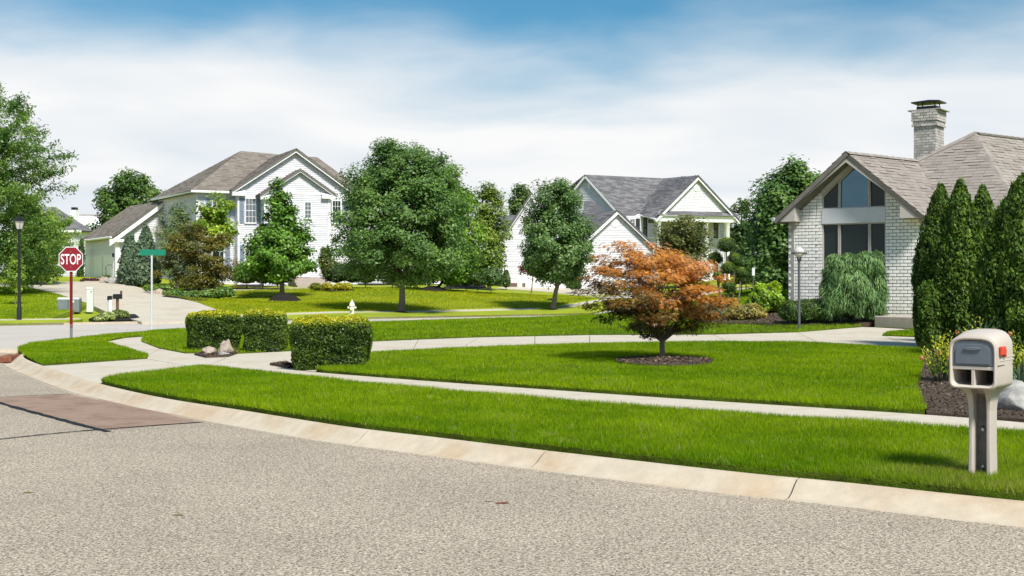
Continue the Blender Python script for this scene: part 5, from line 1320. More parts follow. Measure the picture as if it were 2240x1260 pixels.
bush_stems('flowering_shrub', 'yellow-tipped shrub at the right edge behind the mailbox', G(2226,850), 26, .85, .30, .085, YG, 53, 3)
bush_stems('blade_plant', 'grey-green plant with long upright blades behind the mailbox', G(2150,800), 60, .95, .42, .1, [(.06,.11,.06),(.10,.16,.10)], 54, blades=True, cat='plant')
bush_stems('blade_plant', 'sword-leaved plant at the right edge beside the boulder', G(2235,862), 40, .55, .32, .1, [(.06,.11,.05),(.10,.17,.08)], 55, blades=True, cat='plant')
# shrubs at the brick house
Yh = 34.6
def sh(name, label, px, py, Yd, blobs, **k): shrub(name, label, GY(px, Yd) if py is None else G(px, py), [pxb(a, b_, Yd, c, d) for a, b_, c, d in blobs], **k)
def droop_axis(B_, r): return B_*np.array([1,1,.3])*.55+np.array([0,0,-1.0])+r.normal(0, .28, B_.shape)
WG = [(.028,.066,.034),(.055,.112,.052),(.10,.165,.072)]
sh('weeping_cypress', 'big weeping feathery green shrub before the tall windows', 1865,None,34.0, [(1862,640,60,66),(1836,592,36,34),(1900,582,34,30),(1816,674,30,30),(1908,672,30,32),(1862,582,36,24),(1918,630,22,46),(1820,628,24,38)], n=26000, leaf=.15, asp=.13, cols=WG, seed=61, axis=droop_axis, m=m_needle, lob=.2)
sh('yew_shrub', 'dark rounded yew left of the weeping shrub', 1752,None,34.2, [(1735,682,32,25),(1770,680,34,26),(1795,684,20,22)], n=8000, leaf=.065, cols=[(.02,.045,.014),(.04,.08,.02),(.07,.12,.03)], seed=62, asp=.35)
sh('golden_shrub', 'bright yellow-green shrub left of the brick house corner', 1678,None,38.0, [(1680,655,36,34),(1660,662,26,26),(1704,660,22,26)], n=6500, leaf=.10, cols=[(.05,.10,.012),(.11,.20,.018),(.22,.31,.02)], seed=63, lob=.22, top=.4)
sh('spirea', 'low olive and pink spirea mound in the mulch bed', 1632,None,36.0, [(1632,684,40,19),(1605,686,20,14),(1658,687,20,14)], n=5500, leaf=.06, cols=[(.05,.07,.02),(.13,.14,.035),(.24,.20,.09),(.26,.25,.04)], seed=64, asp=.4)
sh('low_conifer', 'blue-grey spreading conifer behind the maple', 1555,None,36.5, [(1560,682,34,18),(1535,688,22,13)], n=4000, leaf=.10, cols=[(.05,.08,.06),(.10,.14,.10)], seed=65, asp=.14, m=m_needle)
# cloud-pruned topiary
tb_ = GY(1597, 41.0); TE = world_empty('topiary_pine', tb_, 'cloud-pruned topiary with round dark pompoms on bare stems', 'topiary')
r = np.random.RandomState(66)
for k, (px, py, rd) in enumerate([(1589,537,20),(1565,566,16),(1606,569,16.5),(1592,588,16),(1621,598,15),(1594,628,17),(1572,604,12)]):
    c, q = pxb(px, py, 41.0+r.uniform(-.25,.25), rd, rd*.92); p, d = blob(r, 1300, c, q, .08); n = len(p)
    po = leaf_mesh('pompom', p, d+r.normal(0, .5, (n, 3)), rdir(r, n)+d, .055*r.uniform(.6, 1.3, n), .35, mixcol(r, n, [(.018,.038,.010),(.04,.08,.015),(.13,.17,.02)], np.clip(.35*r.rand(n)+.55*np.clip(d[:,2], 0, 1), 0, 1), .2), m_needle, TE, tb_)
    b = MB(); core_blob(b, c, q, .8); b.build('branches', m_core, po, smooth=True)
    b = MB(); e = Vector(c); s0_ = Vector(tb_)+Vector(((e.x-tb_.x)*.35, 0, -.1)); b.tube([s0_, s0_.lerp(e, .5)+Vector(((e.x-tb_.x)*.15, 0, 0)), e], [.035,.028,.02], 6); b.build('stem', m_bark, TE, smooth=True)

# ------------------------------------------------------------------ trees and shrubs across the street
tree('round_tree', 'big round green shade tree in the middle of the picture', G(878,682),
     [(318,822,930),(335,795,955),(365,776,982),(400,764,1000),(440,752,1010),(480,738,1015),(520,728,1018),(560,728,1018),(585,745,1000),(602,790,970),(614,835,925)],
     ncl=520, nleaf=78000, leaf=.15, cr=.52, lob=.07, tr=.185, fork=.08, seed=71, cols=[(.028,.066,.020),(.050,.105,.032),(.085,.150,.048)], limbs=30)
tree('pyramid_tree', 'pyramid-shaped young green tree on a black mulch mound', G(617,652),
     [(380,600,612),(410,592,622),(440,580,640),(470,566,655),(510,552,672),(550,540,690),(582,532,700),(600,548,690),(610,580,655)],
     ncl=170, nleaf=21000, leaf=.21, cr=.50, tr=.13, seed=72, cols=[(.030,.080,.015),(.055,.125,.02),(.095,.18,.03)], lob=.3, fmin=.1)
tree('oval_tree', 'oval green street tree between the red maple and the round tree', G(1209,677),
     [(402,1180,1250),(425,1165,1262),(460,1145,1280),(500,1138,1292),(540,1132,1300),(570,1140,1300),(595,1160,1290),(612,1180,1262)],
     ncl=230, nleaf=34000, leaf=.155, cr=.48, tr=.15, fork=.1, seed=73, cols=[(.032,.072,.028),(.055,.108,.042),(.09,.15,.058)], lob=.28)
tree('young_maple', 'lush green tree partly behind the right side of the round tree', GY(948,79),
     [(365,940,1000),(400,925,1025),(450,915,1045),(500,910,1050),(550,910,1050),(590,915,1040),(612,930,1020)], ncl=170, nleaf=22000, leaf=.22, cr=.65, tr=.16, seed=74, cols=[(.035,.085,.014),(.06,.13,.018),(.12,.20,.028)], bark=m_barkd)
tree('olive_tree', 'airy olive-yellow tree beside the grey-roofed house', GY(1072,86),
     [(408,1040,1085),(440,1030,1098),(480,1028,1108),(520,1030,1112),(560,1030,1110),(590,1035,1100),(608,1045,1085)], ncl=120, nleaf=13000, leaf=.20, cr=.6, tr=.10, seed=75, cols=[(.045,.085,.02),(.075,.125,.028),(.12,.16,.038)], lob=.25)
tree('bronze_maple', 'spreading bronze-green maple in the planted bed', GY(432,75),
     [(492,400,450),(505,375,485),(525,358,505),(550,348,518),(580,345,522),(605,350,520),(625,375,500)], ncl=120, nleaf=16000, leaf=.15, cr=.55, flat=.5, up=.9, tr=.12, fork=.25, seed=76, cols=[(.028,.042,.012),(.05,.06,.015),(.085,.078,.02),(.075,.085,.022)], bark=m_barkd)
tree('young_tree', 'light yellow-green tree behind the bronze maple', GY(470,79),
     [(424,455,468),(445,440,500),(475,432,508),(510,440,512),(540,450,500)], ncl=50, nleaf=5500, leaf=.22, cr=.5, tr=.1, seed=77, cols=[(.055,.11,.015),(.10,.17,.02),(.17,.24,.03)], lob=.35)
tree('grey_conifer', 'wispy grey-green conifer before the side wall', GY(388,79),
     [(440,375,392),(470,356,412),(510,345,430),(560,342,432),(600,350,425)], ncl=80, nleaf=9000, leaf=.24, asp=.22, cr=.5, tr=.1, seed=78, cols=[(.05,.085,.045),(.08,.12,.06)], m=m_needle, lob=.3, droop=-.3)
def spruce(label, px, Yd, rows, seed, n): column('blue_spruce', label, GY(px, Yd), rows, n, .26, [(.028,.052,.042),(.05,.085,.068),(.085,.125,.10)], seed, 'blue spruces by the garage', 'spruce', None, 1.6, .72, .3)
spruce('taller blue spruce right of the garage', 318, 80, [(494,316,322),(515,308,330),(550,295,338),(580,285,346),(612,280,350),(622,290,345)], 81, 6500)
spruce('shorter blue spruce at the garage corner', 284, 81, [(512,280,290),(535,272,296),(565,265,305),(600,260,310),(620,266,305)], 82, 5500)
tree('broad_tree', 'large dark round tree behind the garage roof', GY(288,122),
     [(384,268,320),(395,245,350),(415,228,366),(440,215,372),(465,207,372),(490,205,370),(520,225,350)], ncl=150, nleaf=15000, leaf=.34, cr=.85, tr=.3, seed=83, cols=[(.022,.052,.016),(.04,.085,.022),(.075,.125,.035)], lob=.22)
# the tall tree on the left and its neighbours
def feather(label, px, Yd, rows, seed, ncl, nleaf, leaf, cols, tr=.2):
    return tree('feathery_tree', label, GY(px, Yd), rows, ncl=ncl, nleaf=nleaf, leaf=leaf, asp=.45, cr=.55, cols=cols, tr=tr, seed=seed, lob=.5, fmin=.12, flat=1.15, up=.35, limbs=60, droop=-.35, shoots=ncl)
feather('tall feathery green tree cut by the left edge', -45, 66, [(205,-60,15),(228,-90,68),(255,-120,98),(290,-140,122),(340,-150,118),(400,-160,112),(460,-160,100),(520,-150,110),(580,-140,120),(612,-110,90)], 84, 420, 60000, .17, [(.026,.068,.018),(.05,.105,.024),(.09,.155,.034)])
feather('lower light green tree behind the black street lamp', 75, 78, [(455,60,110),(490,30,138),(530,20,142),(570,18,138),(605,25,130),(618,40,120)], 85, 150, 20000, .20, [(.045,.10,.02),(.085,.155,.028),(.14,.22,.035)], .12)
sl_ = G(34,668)
tree('sapling', 'thin young sapling beside the black street lamp', sl_, [(560,25,40),(580,12,58),(605,8,62),(628,16,52),(638,25,42)], ncl=30, nleaf=1500, leaf=.12, cr=.28, tr=.028, seed=86, cols=[(.05,.10,.02),(.10,.17,.028),(.17,.22,.03)])
for i, (px, Yd, rows, lb) in enumerate([
    (1139, 125, [(410,1128,1150),(430,1118,1160),(460,1112,1165),(500,1112,1165)], 'dark treetop showing behind the garage gable peak'),
    (1622, 112, [(438,1615,1635),(460,1600,1645),(500,1596,1650),(560,1592,1655),(612,1600,1645)], 'far round tree right of the columned house front')]):
    tree('background_tree', lb, GY(px, Yd), rows, ncl=60, nleaf=6000, leaf=.32, cr=.7, tr=.2, seed=90+i, cols=[(.028,.06,.022),(.05,.09,.035),(.08,.125,.05)])
tree('shade_tree', 'tall green tree beside the left end of the brick house', GY(1725,57),
     [(362,1715,1770),(380,1690,1795),(410,1665,1812),(450,1645,1820),(490,1628,1820),(530,1618,1815),(570,1615,1810),(600,1625,1800),(616,1650,1780)],
     ncl=260, nleaf=36000, leaf=.20, cr=.60, tr=.2, seed=93, cols=[(.026,.064,.022),(.048,.10,.034),(.085,.145,.048)], lob=.25)
tree('olive_round_tree', 'dark olive round tree before the white columns', GY(1492,88),
     [(474,1465,1520),(485,1448,1540),(505,1435,1552),(530,1430,1556),(560,1432,1556),(590,1440,1552),(612,1455,1535)], ncl=120, nleaf=14000, leaf=.19, cr=.55, tr=.16, seed=94, cols=[(.03,.045,.016),(.055,.07,.024),(.085,.10,.036)])
tree('purple_shrub_tree', 'small purple-leaved tree in front of the white garage', GY(1162,82), [(562,1148,1178),(580,1140,1190),(598,1140,1192),(610,1150,1180)], ncl=22, nleaf=1500, leaf=.16, cr=.3, tr=.05, seed=95, cols=[(.05,.018,.022),(.09,.03,.035)])
# shrubs along the house fronts
DG = [(.018,.042,.014),(.035,.07,.02),(.06,.105,.03)]
ns_ = [0]
def far_sh(name, label, px, Yd, blobs, cols=DG, n=1600, leaf=.13, **k):
    ns_[0] += 1; sh(name, label, px, None, Yd, blobs, n=n, leaf=leaf, cols=cols, seed=100+ns_[0], **k)
far_sh('shrub', 'round light green shrub at the right end of the far bed', 1074, 78, [(1074,607,26,22)], [(.035,.075,.03),(.065,.115,.05)], 2200)
far_sh('shrub', 'small dark cone shrub before the white garage wall', 1107, 88, [(1107,615,10,17),(1107,600,6,10)], n=700)
far_sh('shrub', 'dark shrub mass left of the white front steps', 565, 80, [(540,600,36,24),(575,598,30,26),(608,606,24,20)], n=3200)
far_sh('shrub', 'dark shrub right of the front steps under the round tree', 740, 80, [(735,598,30,24),(770,596,28,26),(800,606,24,16)], n=3000)
far_sh('shrub', 'olive rhododendron climbing beside the white front door', 712, 80, [(712,570,16,30),(722,590,20,24)], [(.05,.075,.02),(.09,.11,.035)], 1800)
for i, (px, rr) in enumerate([(858,17),(893,13),(905,15)]): far_sh('shrub', ['clipped dark ball shrub left of the round tree trunk','small dark ball shrub just right of the round tree trunk','round dark ball shrub by the low white wing'][i], px, 81, [(px,612,rr,13)], n=900)
far_sh('shrub', 'dark green shrubs in shadow right of the low wing', 1000, 82, [(985,605,24,22),(1020,605,26,24),(1045,612,18,16)], n=3000)
for i, px in enumerate((690,715,742,757)):
    far_sh('gold_mound', ['dull green clipped mound leftmost by the steps','yellow-green clipped mound second from the steps','bright gold clipped mound third from the steps','rightmost golden clipped mound of the four by the steps'][i], px, 77.5, [(px,627.5,13.5 if i < 2 else 12,8.5)], [(.09,.11,.012),(.22,.22,.015),(.36,.31,.02)] if i else [(.06,.09,.012),(.13,.15,.015)], 900, .08)
far_sh('bed_plants', 'low leafy plants edging the bed under the bronze maple', 440, 71, [(385,645,30,10),(420,648,30,11),(455,646,28,11),(490,640,24,12)], [(.03,.08,.025),(.06,.13,.04),(.13,.14,.03)], 3500, .16, core=True)
far_sh('bed_plants', 'green groundcover beside the pale driveway edge', 345, 74, [(335,630,22,8),(365,630,22,9)], [(.05,.10,.02),(.09,.16,.03)], 1500, .12)
far_sh('flower_bed', 'dark red bedding plants beside the garage doors', 196, 84, [(187,616,12,7),(205,616,14,7)], [(.03,.018,.02),(.07,.025,.035)], 1200, .12)
far_sh('flower_bed', 'light green bedding plants by the white garage corner', 240, 83, [(232,610,12,8),(252,612,14,6)], [(.06,.10,.02),(.11,.16,.035)], 1000, .1)
rock('pale landscaping boulder by the garage bed', GY(252,81.5), .75, .5, .36, 23, m_rockg)
rock('tan landscaping boulder beside the dark red bedding', GY(228,82), .4, .4, .3, 24, m_rock)
rock('flat tan boulder in the groundcover by the driveway', GY(345,72.5), .6, .4, .28, 25, m_rock)
far_sh('lime_shrub', 'pair of lime-yellow clipped balls behind the topiary', 1614, 60, [(1608,616,9,9),(1622,616,9,9)], [(.22,.24,.012),(.40,.36,.02)], 900, .06)
far_sh('lime_shrub', 'lime-green hedge mound beyond the topiary', 1634, 66, [(1632,615,14,9),(1648,618,12,6)], [(.10,.15,.012),(.2,.25,.02)], 900, .08)
far_sh('shrub', 'dark evergreen strip at the far side of the garage', 178, 96, [(178,560,8,40),(176,600,9,20)], n=900)
far_sh('shrub', 'dark clipped shrub right of the white garage doors', 1262, 86, [(1258,623,15,12)], n=900)
# mulch under the far trees
mulch('mulch_bed', ell(620,660,36,1), .03, m_mulchd, .42); mulch('mulch_bed', ell(948,637,32,1), .03, m_mulchd, .3)
mulch('mulch_bed', ell(878,684,14,1), .03, m_mulchd, .05); mulch('mulch_bed', ell(1210,678,9,1), .03, m_mulchd, .05); mulch('mulch_bed', ell(1208,658,14,1), .03, m_mulchd, .1)
mulch('mulch_bed', gpoly([(675,633),(700,628),(770,628),(774,636),(720,640)], 15), .05, m_mulchd); mulch('mulch_bed', gpoly([(962,632),(990,623),(1060,623),(1065,631),(1000,633)], 15), .05, m_mulchd)
mulch('mulch_bed', gpoly([(500,628),(560,617),(628,619),(628,626),(560,630)], 15), .05, m_mulchd); mulch('mulch_bed', gpoly([(700,619),(800,617),(960,618),(960,623),(800,625)], 15), .05, m_mulchd)
mulch('mulch_bed', gpoly([(355,650),(365,640),(440,628),(512,632),(515,648),(440,660)], 15), .05, m_mulchd)
mulch('mulch_bed', gpoly([(194,699),(215,690),(260,684),(295,688),(306,696),(280,701)], 15), .012, m_mulchd, .03)

# ------------------------------------------------------------------ mailbox beside the curb
m_plas = mat('beige_plastic', (.52,.455,.39), .5, .05, 6, .06, 120, spec=.4)
m_slate = mat('slate_plastic', (.125,.147,.172), .5, .08, 8, spec=.4)
m_red = mat('red_plastic', (.62,.045,.022), .4, .05, 8, spec=.5)
m_bolt = mat('zinc_bolt', (.5,.5,.5), .35, .1, 20, metal=.8)
m_cav = mat('inner_plastic', (.10,.08,.07), .7, .1, 8)
mp = G(2150,1051)
MBX = empty('mailbox', mp, 'beige plastic mailbox on a moulded post beside the curb', 'mailbox', None, math.atan2(-.78,-.63)+R(90))
def lb(): return MB()
def bld(b, name, m, parent=MBX, **k): return b.build(name, m, parent, origin=(0,0,0), **k)
def loft(b, secs, close=True, cap=(True, True)):
    n = len(secs[0]); vs = [v for s in secs for v in s]; fs = []
    for i in range(len(secs)-1):
        for j in range(n if close else n-1): fs.append((i*n+j, i*n+(j+1) % n, (i+1)*n+(j+1) % n, (i+1)*n+j))
    if cap[0]: fs.append(tuple(range(n)))
    if cap[1]: fs.append(tuple((len(secs)-1)*n+j for j in range(n)))
    b.add(vs, fs); return b
# post: a channel, flared under the box
b = lb(); secs = []
for z, wd, dp in [(-.12,.096,.082),(0,.093,.080),(.30,.088,.078),(.58,.088,.078),(.66,.094,.085),(.71,.105,.105),(.745,.125,.15),(.772,.15,.19)]:
    ci = .050; cd = .115
    pts = [(-wd,-dp),(-wd*.92,-dp-.006),(-ci-.012,-dp-.006),(-ci,-dp+.004),(-ci,-dp+cd),(ci,-dp+cd),(ci,-dp+.004),(ci+.012,-dp-.006),(wd*.92,-dp-.006),(wd,-dp),(wd,dp),(wd*.9,dp+.008),(-wd*.9,dp+.008),(-wd,dp)]
    secs.append([Vector((x, y, z)) for x, y in pts])
loft(b, secs); bld(b, 'post', m_plas, bevel=.004)
b = lb(); b.box(-.0495, .0495, .012, .034, -.1, .75); bld(b, 'channel_shade', mat('shade_brown', (.19,.165,.145), .85, .25, 12, .3, 40))  # added strip: its dark brown stands for the shade inside the post channel
for z in (.115,.415):
    b = lb(); b.tube([Vector((0,-.002,z)), Vector((0,.014,z))], .013, 10); b.tube([Vector((0,-.010,z)), Vector((0,.0,z))], .007, 6); bld(b, 'bolt', m_bolt)
b = lb(); b.tube([Vector((0,.004,.44)), Vector((0,.014,.44))], .008, 8); bld(b, 'bolt_slot', m_metal_dk); b = lb(); b.tube([Vector((0,.004,.09)), Vector((0,.014,.09))], .008, 8); bld(b, 'bolt_slot', m_metal_dk)
# box body
W_ = .188; Z0, ZS, ZT = .765, 1.06, 1.185; YF, YB = -.25, .21
def boxprof(k=1.0, zt=ZT, inset=0.0):
    p = []; w2 = W_*k-inset; z0 = Z0+inset
    for a in np.linspace(180, 270, 5): p.append((-w2+.045+.045*math.cos(R(a)), z0+.045+.045*math.sin(R(a))))
    for a in np.linspace(270, 360, 5): p.append((w2-.045+.045*math.cos(R(a)), z0+.045+.045*math.sin(R(a))))
    zs = ZS-inset*.3
    p.append((w2, .91)); p.append((w2, zs-.03))
    for t in np.linspace(0, math.pi, 15):
        c, s = math.cos(t), math.sin(t); p.append((w2*math.copysign(abs(c)**.62, c), zs+(zt-inset-zs)*abs(s)**.62))
    p.append((-w2, zs-.03)); p.append((-w2, .91)); return p
def sec(y, k=1.0, zt=ZT, inset=0.0): return [Vector((x, y, z)) for x, z in boxprof(k, zt, inset)]
IN = .026
b = lb(); S = [sec(YF+.012, .985, ZT-.006, IN), sec(YF, .985, ZT-.006, IN-.006), sec(YF-.008, .985, ZT-.006, .010), sec(YF, 1.0, ZT, 0), sec(YF+.05, 1.0, ZT+.012), sec(-.05, 1.02, ZT+.045), sec(.12, 1.02, ZT+.05), sec(YB-.05, 1.0, ZT+.03), sec(YB-.01, .96, ZT+.005, .012), sec(YB, .9, ZT-.03, .03)]
S.insert(0, sec(YB-.08, .985, ZT-.006, IN))
loft(b, S, cap=(False, True)); bld(b, 'box', m_plas, smooth=True)
# front: dividers, door, two open paper holders
b = lb(); b.box(-W_+.02, W_-.02, YF+.006, YF+.03, .915, .945); b.box(-.014, .014, YF+.008, YF+.30, Z0+.02, .916); b.box(-W_+.02, W_-.02, YF+.04, YB-.09, .925, .937); bld(b, 'divider', m_plas, bevel=.005)
b = lb(); b.box(-W_+.02, W_-.02, .1, .11, Z0+.02, .93); bld(b, 'compartment_back', m_cav)
def arch(w2, z0, zs, zt, y):
    p = [Vector((-w2, y, z0)), Vector((w2, y, z0))]
    for t in np.linspace(0, math.pi, 13): c, s = math.cos(t), math.sin(t); p.append(Vector((w2*math.copysign(abs(c)**.6, c), y, zs+(zt-zs)*abs(s)**.62)))
    return p
b = lb(); b.prism(arch(.162, .948, 1.055, 1.150, YF+.004), (0,.02,0)); door_ = bld(b, 'door', m_slate, bevel=.004)
b = lb(); b.prism(arch(.136, .962, 1.045, 1.122, YF-.004), (0,.008,0)); bld(b, 'door_panel', m_slate, door_, bevel=.003)
b = lb(); n = 16; b.add([Vector((.07*math.cos(t), YF-.0045+(-.012 if q else 0), 1.085+.016*math.sin(t)*(.8 if q else 1))) for q in (0, 1) for t in [i*2*math.pi/n for i in range(n)]], [(i, (i+1) % n, n+(i+1) % n, n+i) for i in range(n)]+[tuple(range(n, 2*n))]); bld(b, 'handle', m_slate, door_, bevel=.002)
# flag on the right side, moulded seams
b = lb(); b.box(W_+.002, W_+.026, -.20, -.085, 1.035, 1.105); b.box(W_+.002, W_+.020, -.085, -.05, 1.045, 1.085); bld(b, 'flag', m_red, bevel=.008)
b = lb(); b.tube([Vector((W_+.001, -.09, 1.03)), Vector((W_+.026, -.09, 1.03))], .012, 10); bld(b, 'flag_hinge', m_red)
b = lb(); b.box(W_-.004, W_+.0035, YF+.02, YB-.04, .948, .956); b.box(-W_-.0035, -W_+.004, YF+.02, YB-.04, .948, .956); bld(b, 'seam', m_cav)
b = lb()
for z in (.985, 1.012): b.box(W_-.004, W_+.006, -.16, .18, z, z+.010)
bld(b, 'side_rib', m_plas, bevel=.002)

# ------------------------------------------------------------------ stop sign
m_sred = mat('sign_red', (.25,.008,.018), .35, .06, 4, spec=.5)
m_swhite = mat('sign_white', (.82,.82,.82), .4, .03, 6)
m_spost = mat('red_post', (.22,.018,.016), .55, .2, 10)
m_galv = mat('galvanised', (.36,.37,.37), .45, .15, 12, metal=.5)
sp_ = G(156,741); SS = empty('stop_sign', sp_, 'red octagonal stop sign on a red post at the corner', 'sign', None, R(-3))
k = sp_.y/FPX; zc = (741-567)*k
def octa(r_, y): return [Vector((r_/math.cos(R(22.5))*math.cos(R(22.5+45*i)), y, zc+r_/math.cos(R(22.5))*math.sin(R(22.5+45*i)))) for i in range(8)]
rr = 27*k
b = MB(); b.prism(octa(rr, -.032), (0,.003,0)); b.build('sign_border', m_swhite, SS, origin=(0,0,0))
b = MB(); b.prism(octa(rr*.945, -.0345), (0,.0022,0)); b.build('sign_face', m_sred, SS, origin=(0,0,0))
b = MB()
for x in (-.03, .03): b.box(x-.006, x+.006, -.028, .012, .30, zc+rr*.8)
b.box(-.03,.03,.006,.013,.30,zc+rr*.8); b.build('post', m_spost, SS, origin=(0,0,0))
b = MB(); b.box(-.034,-.02,-.03,.016,-.1,.42); b.box(.02,.034,-.03,.016,-.1,.42); b.box(-.034,.034,.014,.02,-.1,.42); b.build('post_base', m_galv, SS, origin=(0,0,0))
b = MB()
for dz in (-rr*.62, rr*.62): b.tube([Vector((0,-.038,zc+dz)), Vector((0,-.034,zc+dz))], .012, 8)
b.build('bolt', m_galv, SS, origin=(0,0,0))
cu = bpy.data.curves.new('stop_text', 'FONT'); cu.body = 'STOP'; cu.align_x = 'CENTER'; cu.align_y = 'CENTER'; cu.extrude = .0015; cu.offset = .012; cu.size = 1.0
to = bpy.data.objects.new('tmp_text', cu); COL.objects.link(to); bpy.context.view_layer.update(); dg = bpy.context.evaluated_depsgraph_get(); me = bpy.data.meshes.new_from_object(to.evaluated_get(dg)); bpy.data.objects.remove(to)
co = np.array([v.co[:] for v in me.vertices]); lo, hi = co.min(0), co.max(0); th_ = 23*k; tw_ = 45*k
V = [((c[0]-(lo[0]+hi[0])/2)/(hi[0]-lo[0])*tw_, -.0362-c[2], zc+(c[1]-(lo[1]+hi[1])/2)/(hi[1]-lo[1])*th_) for c in co]
for v, c in zip(me.vertices, V): v.co = c
me.materials.clear(); o = link('lettering', me, m_swhite, SS)

# ------------------------------------------------------------------ street name sign
m_green = mat('sign_green', (.004,.20,.115), .35, .06, 4, spec=.5)
gp = G(332,723); GS = empty('street_sign', gp, 'green street name sign on a thin white pole', 'sign'); k = gp.y/FPX; z1 = (723-546)*k; z0 = (723-559)*k
b = MB(); b.tube([Vector((0,0,-.1)), Vector((0,0,z0-.01))], .032, 10); b.build('pole', mat('pale_pole', (.6,.6,.58), .5, .08, 8), GS, origin=(0,0,0), smooth=True)
b = MB(); b.box(-26*k, 30*k, -.006, .006, z0, z1); b.build('sign_blade', m_green, GS, origin=(0,0,0), bevel=.004)
b = MB(); b.box(-.04,.04,-.012,.012,z0-.05,z0+.02); b.build('bracket', m_galv, GS, origin=(0,0,0))

# ------------------------------------------------------------------ lamps
m_black = mat('black_paint', (.012,.012,.013), .4, .15, 8, spec=.5)
m_milk = mat('milk_glass', (.75,.72,.66), .25, .04, 4, transl=.3, spec=.6)
bl = G(42,699); LB = empty('street_lamp', bl, 'black lantern street lamp left of the stop sign', 'lamp'); k = bl.y/FPX; zt = (699-503)*k
b = MB(); b.lathe([(.10,-.1),(.10,.5),(.075,.56),(.065,1.0),(.055,zt-.1),(.08,zt-.06),(.085,zt)], 12); b.build('pole', m_black, LB, origin=(0,0,0), smooth=True)
b = MB(); b.lathe([(.10,zt),(.10,zt+.03),(.165,zt+.03)], 6); b.lathe([(.25,zt+.36),(.26,zt+.40),(.15,zt+.50),(.06,zt+.54),(.03,zt+.60),(0.01,zt+.62)], 6); b.build('lantern_cap', m_black, LB, origin=(0,0,0))
b = MB(); b.lathe([(.12,zt+.03),(.21,zt+.36)], 6); b.build('lantern_glass', m_milk, LB, origin=(0,0,0))
b = MB()
for i in range(6): a = i*math.pi/3; b.tube([Vector((.125*math.cos(a), .125*math.sin(a), zt+.03)), Vector((.216*math.cos(a), .216*math.sin(a), zt+.37))], .01, 5)
b.build('lantern_frame', m_black, LB, origin=(0,0,0))
gl_ = G(1748,721); LG = empty('yard_lamp', gl_, 'grey post lamp with a glass globe before the brick house', 'lamp'); k = gl_.y/FPX; zt = (721-568)*k; rg = 11.5*k
m_gpost = mat('grey_post', (.10,.105,.115), .5, .1, 8)
b = MB(); b.lathe([(.05,-.1),(.05,.03),(.038,.04),(.036,zt-.02),(.05,zt-.01),(.05,zt+.04)], 12); b.build('pole', m_gpost, LG, origin=(0,0,0), smooth=True)
zc2 = zt+.12+rg*.55
b = MB(); b.lathe([(rg*math.sin(t)+.001, zc2-rg*math.cos(t)) for t in np.linspace(.35, math.pi-.02, 14)], 18); b.build('globe', m_milk, LG, origin=(0,0,0), smooth=True)
b = MB()
for i in range(4):
    a = i*math.pi/2+.4; d = Vector((math.cos(a), math.sin(a), 0)); b.tube([d*.05+Vector((0,0,zt-.04)), d*.06+Vector((0,0,zt+.12)), d*rg*1.30+Vector((0,0,zc2-rg*.35)), d*rg*1.45+Vector((0,0,zc2-.02))], .016, 6)
pts = [Vector((rg*1.45*math.cos(t), rg*1.45*math.sin(t), zc2-.02)) for t in np.linspace(0, 2*math.pi, 25)]; b.tube(pts, .020, 6, cap=False); b.build('globe_cage', m_gpost, LG, origin=(0,0,0), smooth=True)
zr_ = (721-592)*k; b = MB(); b.tube([Vector((-.20,0,zr_)), Vector((.20,0,zr_))], .012, 6); b.build('ladder_bar', m_gpost, LG, origin=(0,0,0))
mk = GY(1648,52); MK = empty('garden_marker', mk, 'pale marker box on a thin post beyond the shrubs', 'marker'); k = 52/FPX
b = MB(); zz0 = P(1648,603,52).z-mk.z; zz1 = P(1648,587,52).z-mk.z; b.box(-.055,.055,-.04,.04,zz0,zz1); b.box(-.065,.065,-.05,.05,zz1,zz1+.025); b.build('head', m_swhite, MK, origin=(0,0,0), bevel=.008)
b = MB(); b.tube([Vector((0,0,-.1)), Vector((0,0,zz0))], .028, 8); b.build('post', m_gpost, MK, origin=(0,0,0))

# ------------------------------------------------------------------ hydrant
m_hyd = mat('cream_paint', (.74,.70,.58), .5, .08, 8, spec=.4)
hp = G(770,690); HD = empty('fire_hydrant', hp, 'cream fire hydrant behind the big square hedge', 'hydrant'); k = hp.y/FPX; h_ = (690-655)*k; q = h_/.75
b = MB(); b.lathe([(.14*q,-.05),(.14*q,.03*q),(.105*q,.05*q),(.10*q,.42*q),(.14*q,.44*q),(.14*q,.47*q)], 14); b.build('barrel', m_hyd, HD, origin=(0,0,0), smooth=True)
b = MB(); b.lathe([(.135*q,.47*q),(.125*q,.54*q),(.09*q,.61*q),(.045*q,.65*q),(.045*q,.68*q),(.03*q,.69*q),(.03*q,.75*q)], 14); b.build('bonnet', m_hyd, HD, origin=(0,0,0), smooth=True)
for s_ in (-1, 1): b = MB(); b.tube([Vector((s_*.08*q,0,.36*q)), Vector((s_*.17*q,0,.36*q)), Vector((s_*.171*q,0,.36*q)), Vector((s_*.20*q,0,.36*q))], [.05*q,.05*q,.065*q,.06*q], 10); b.build('hose_outlet', m_hyd, HD, origin=(0,0,0))
b = MB(); b.tube([Vector((0,-.08*q,.33*q)), Vector((0,-.18*q,.33*q)), Vector((0,-.181*q,.33*q)), Vector((0,-.21*q,.33*q))], [.065*q,.065*q,.08*q,.075*q], 12); b.build('pumper_outlet', m_hyd, HD, origin=(0,0,0))

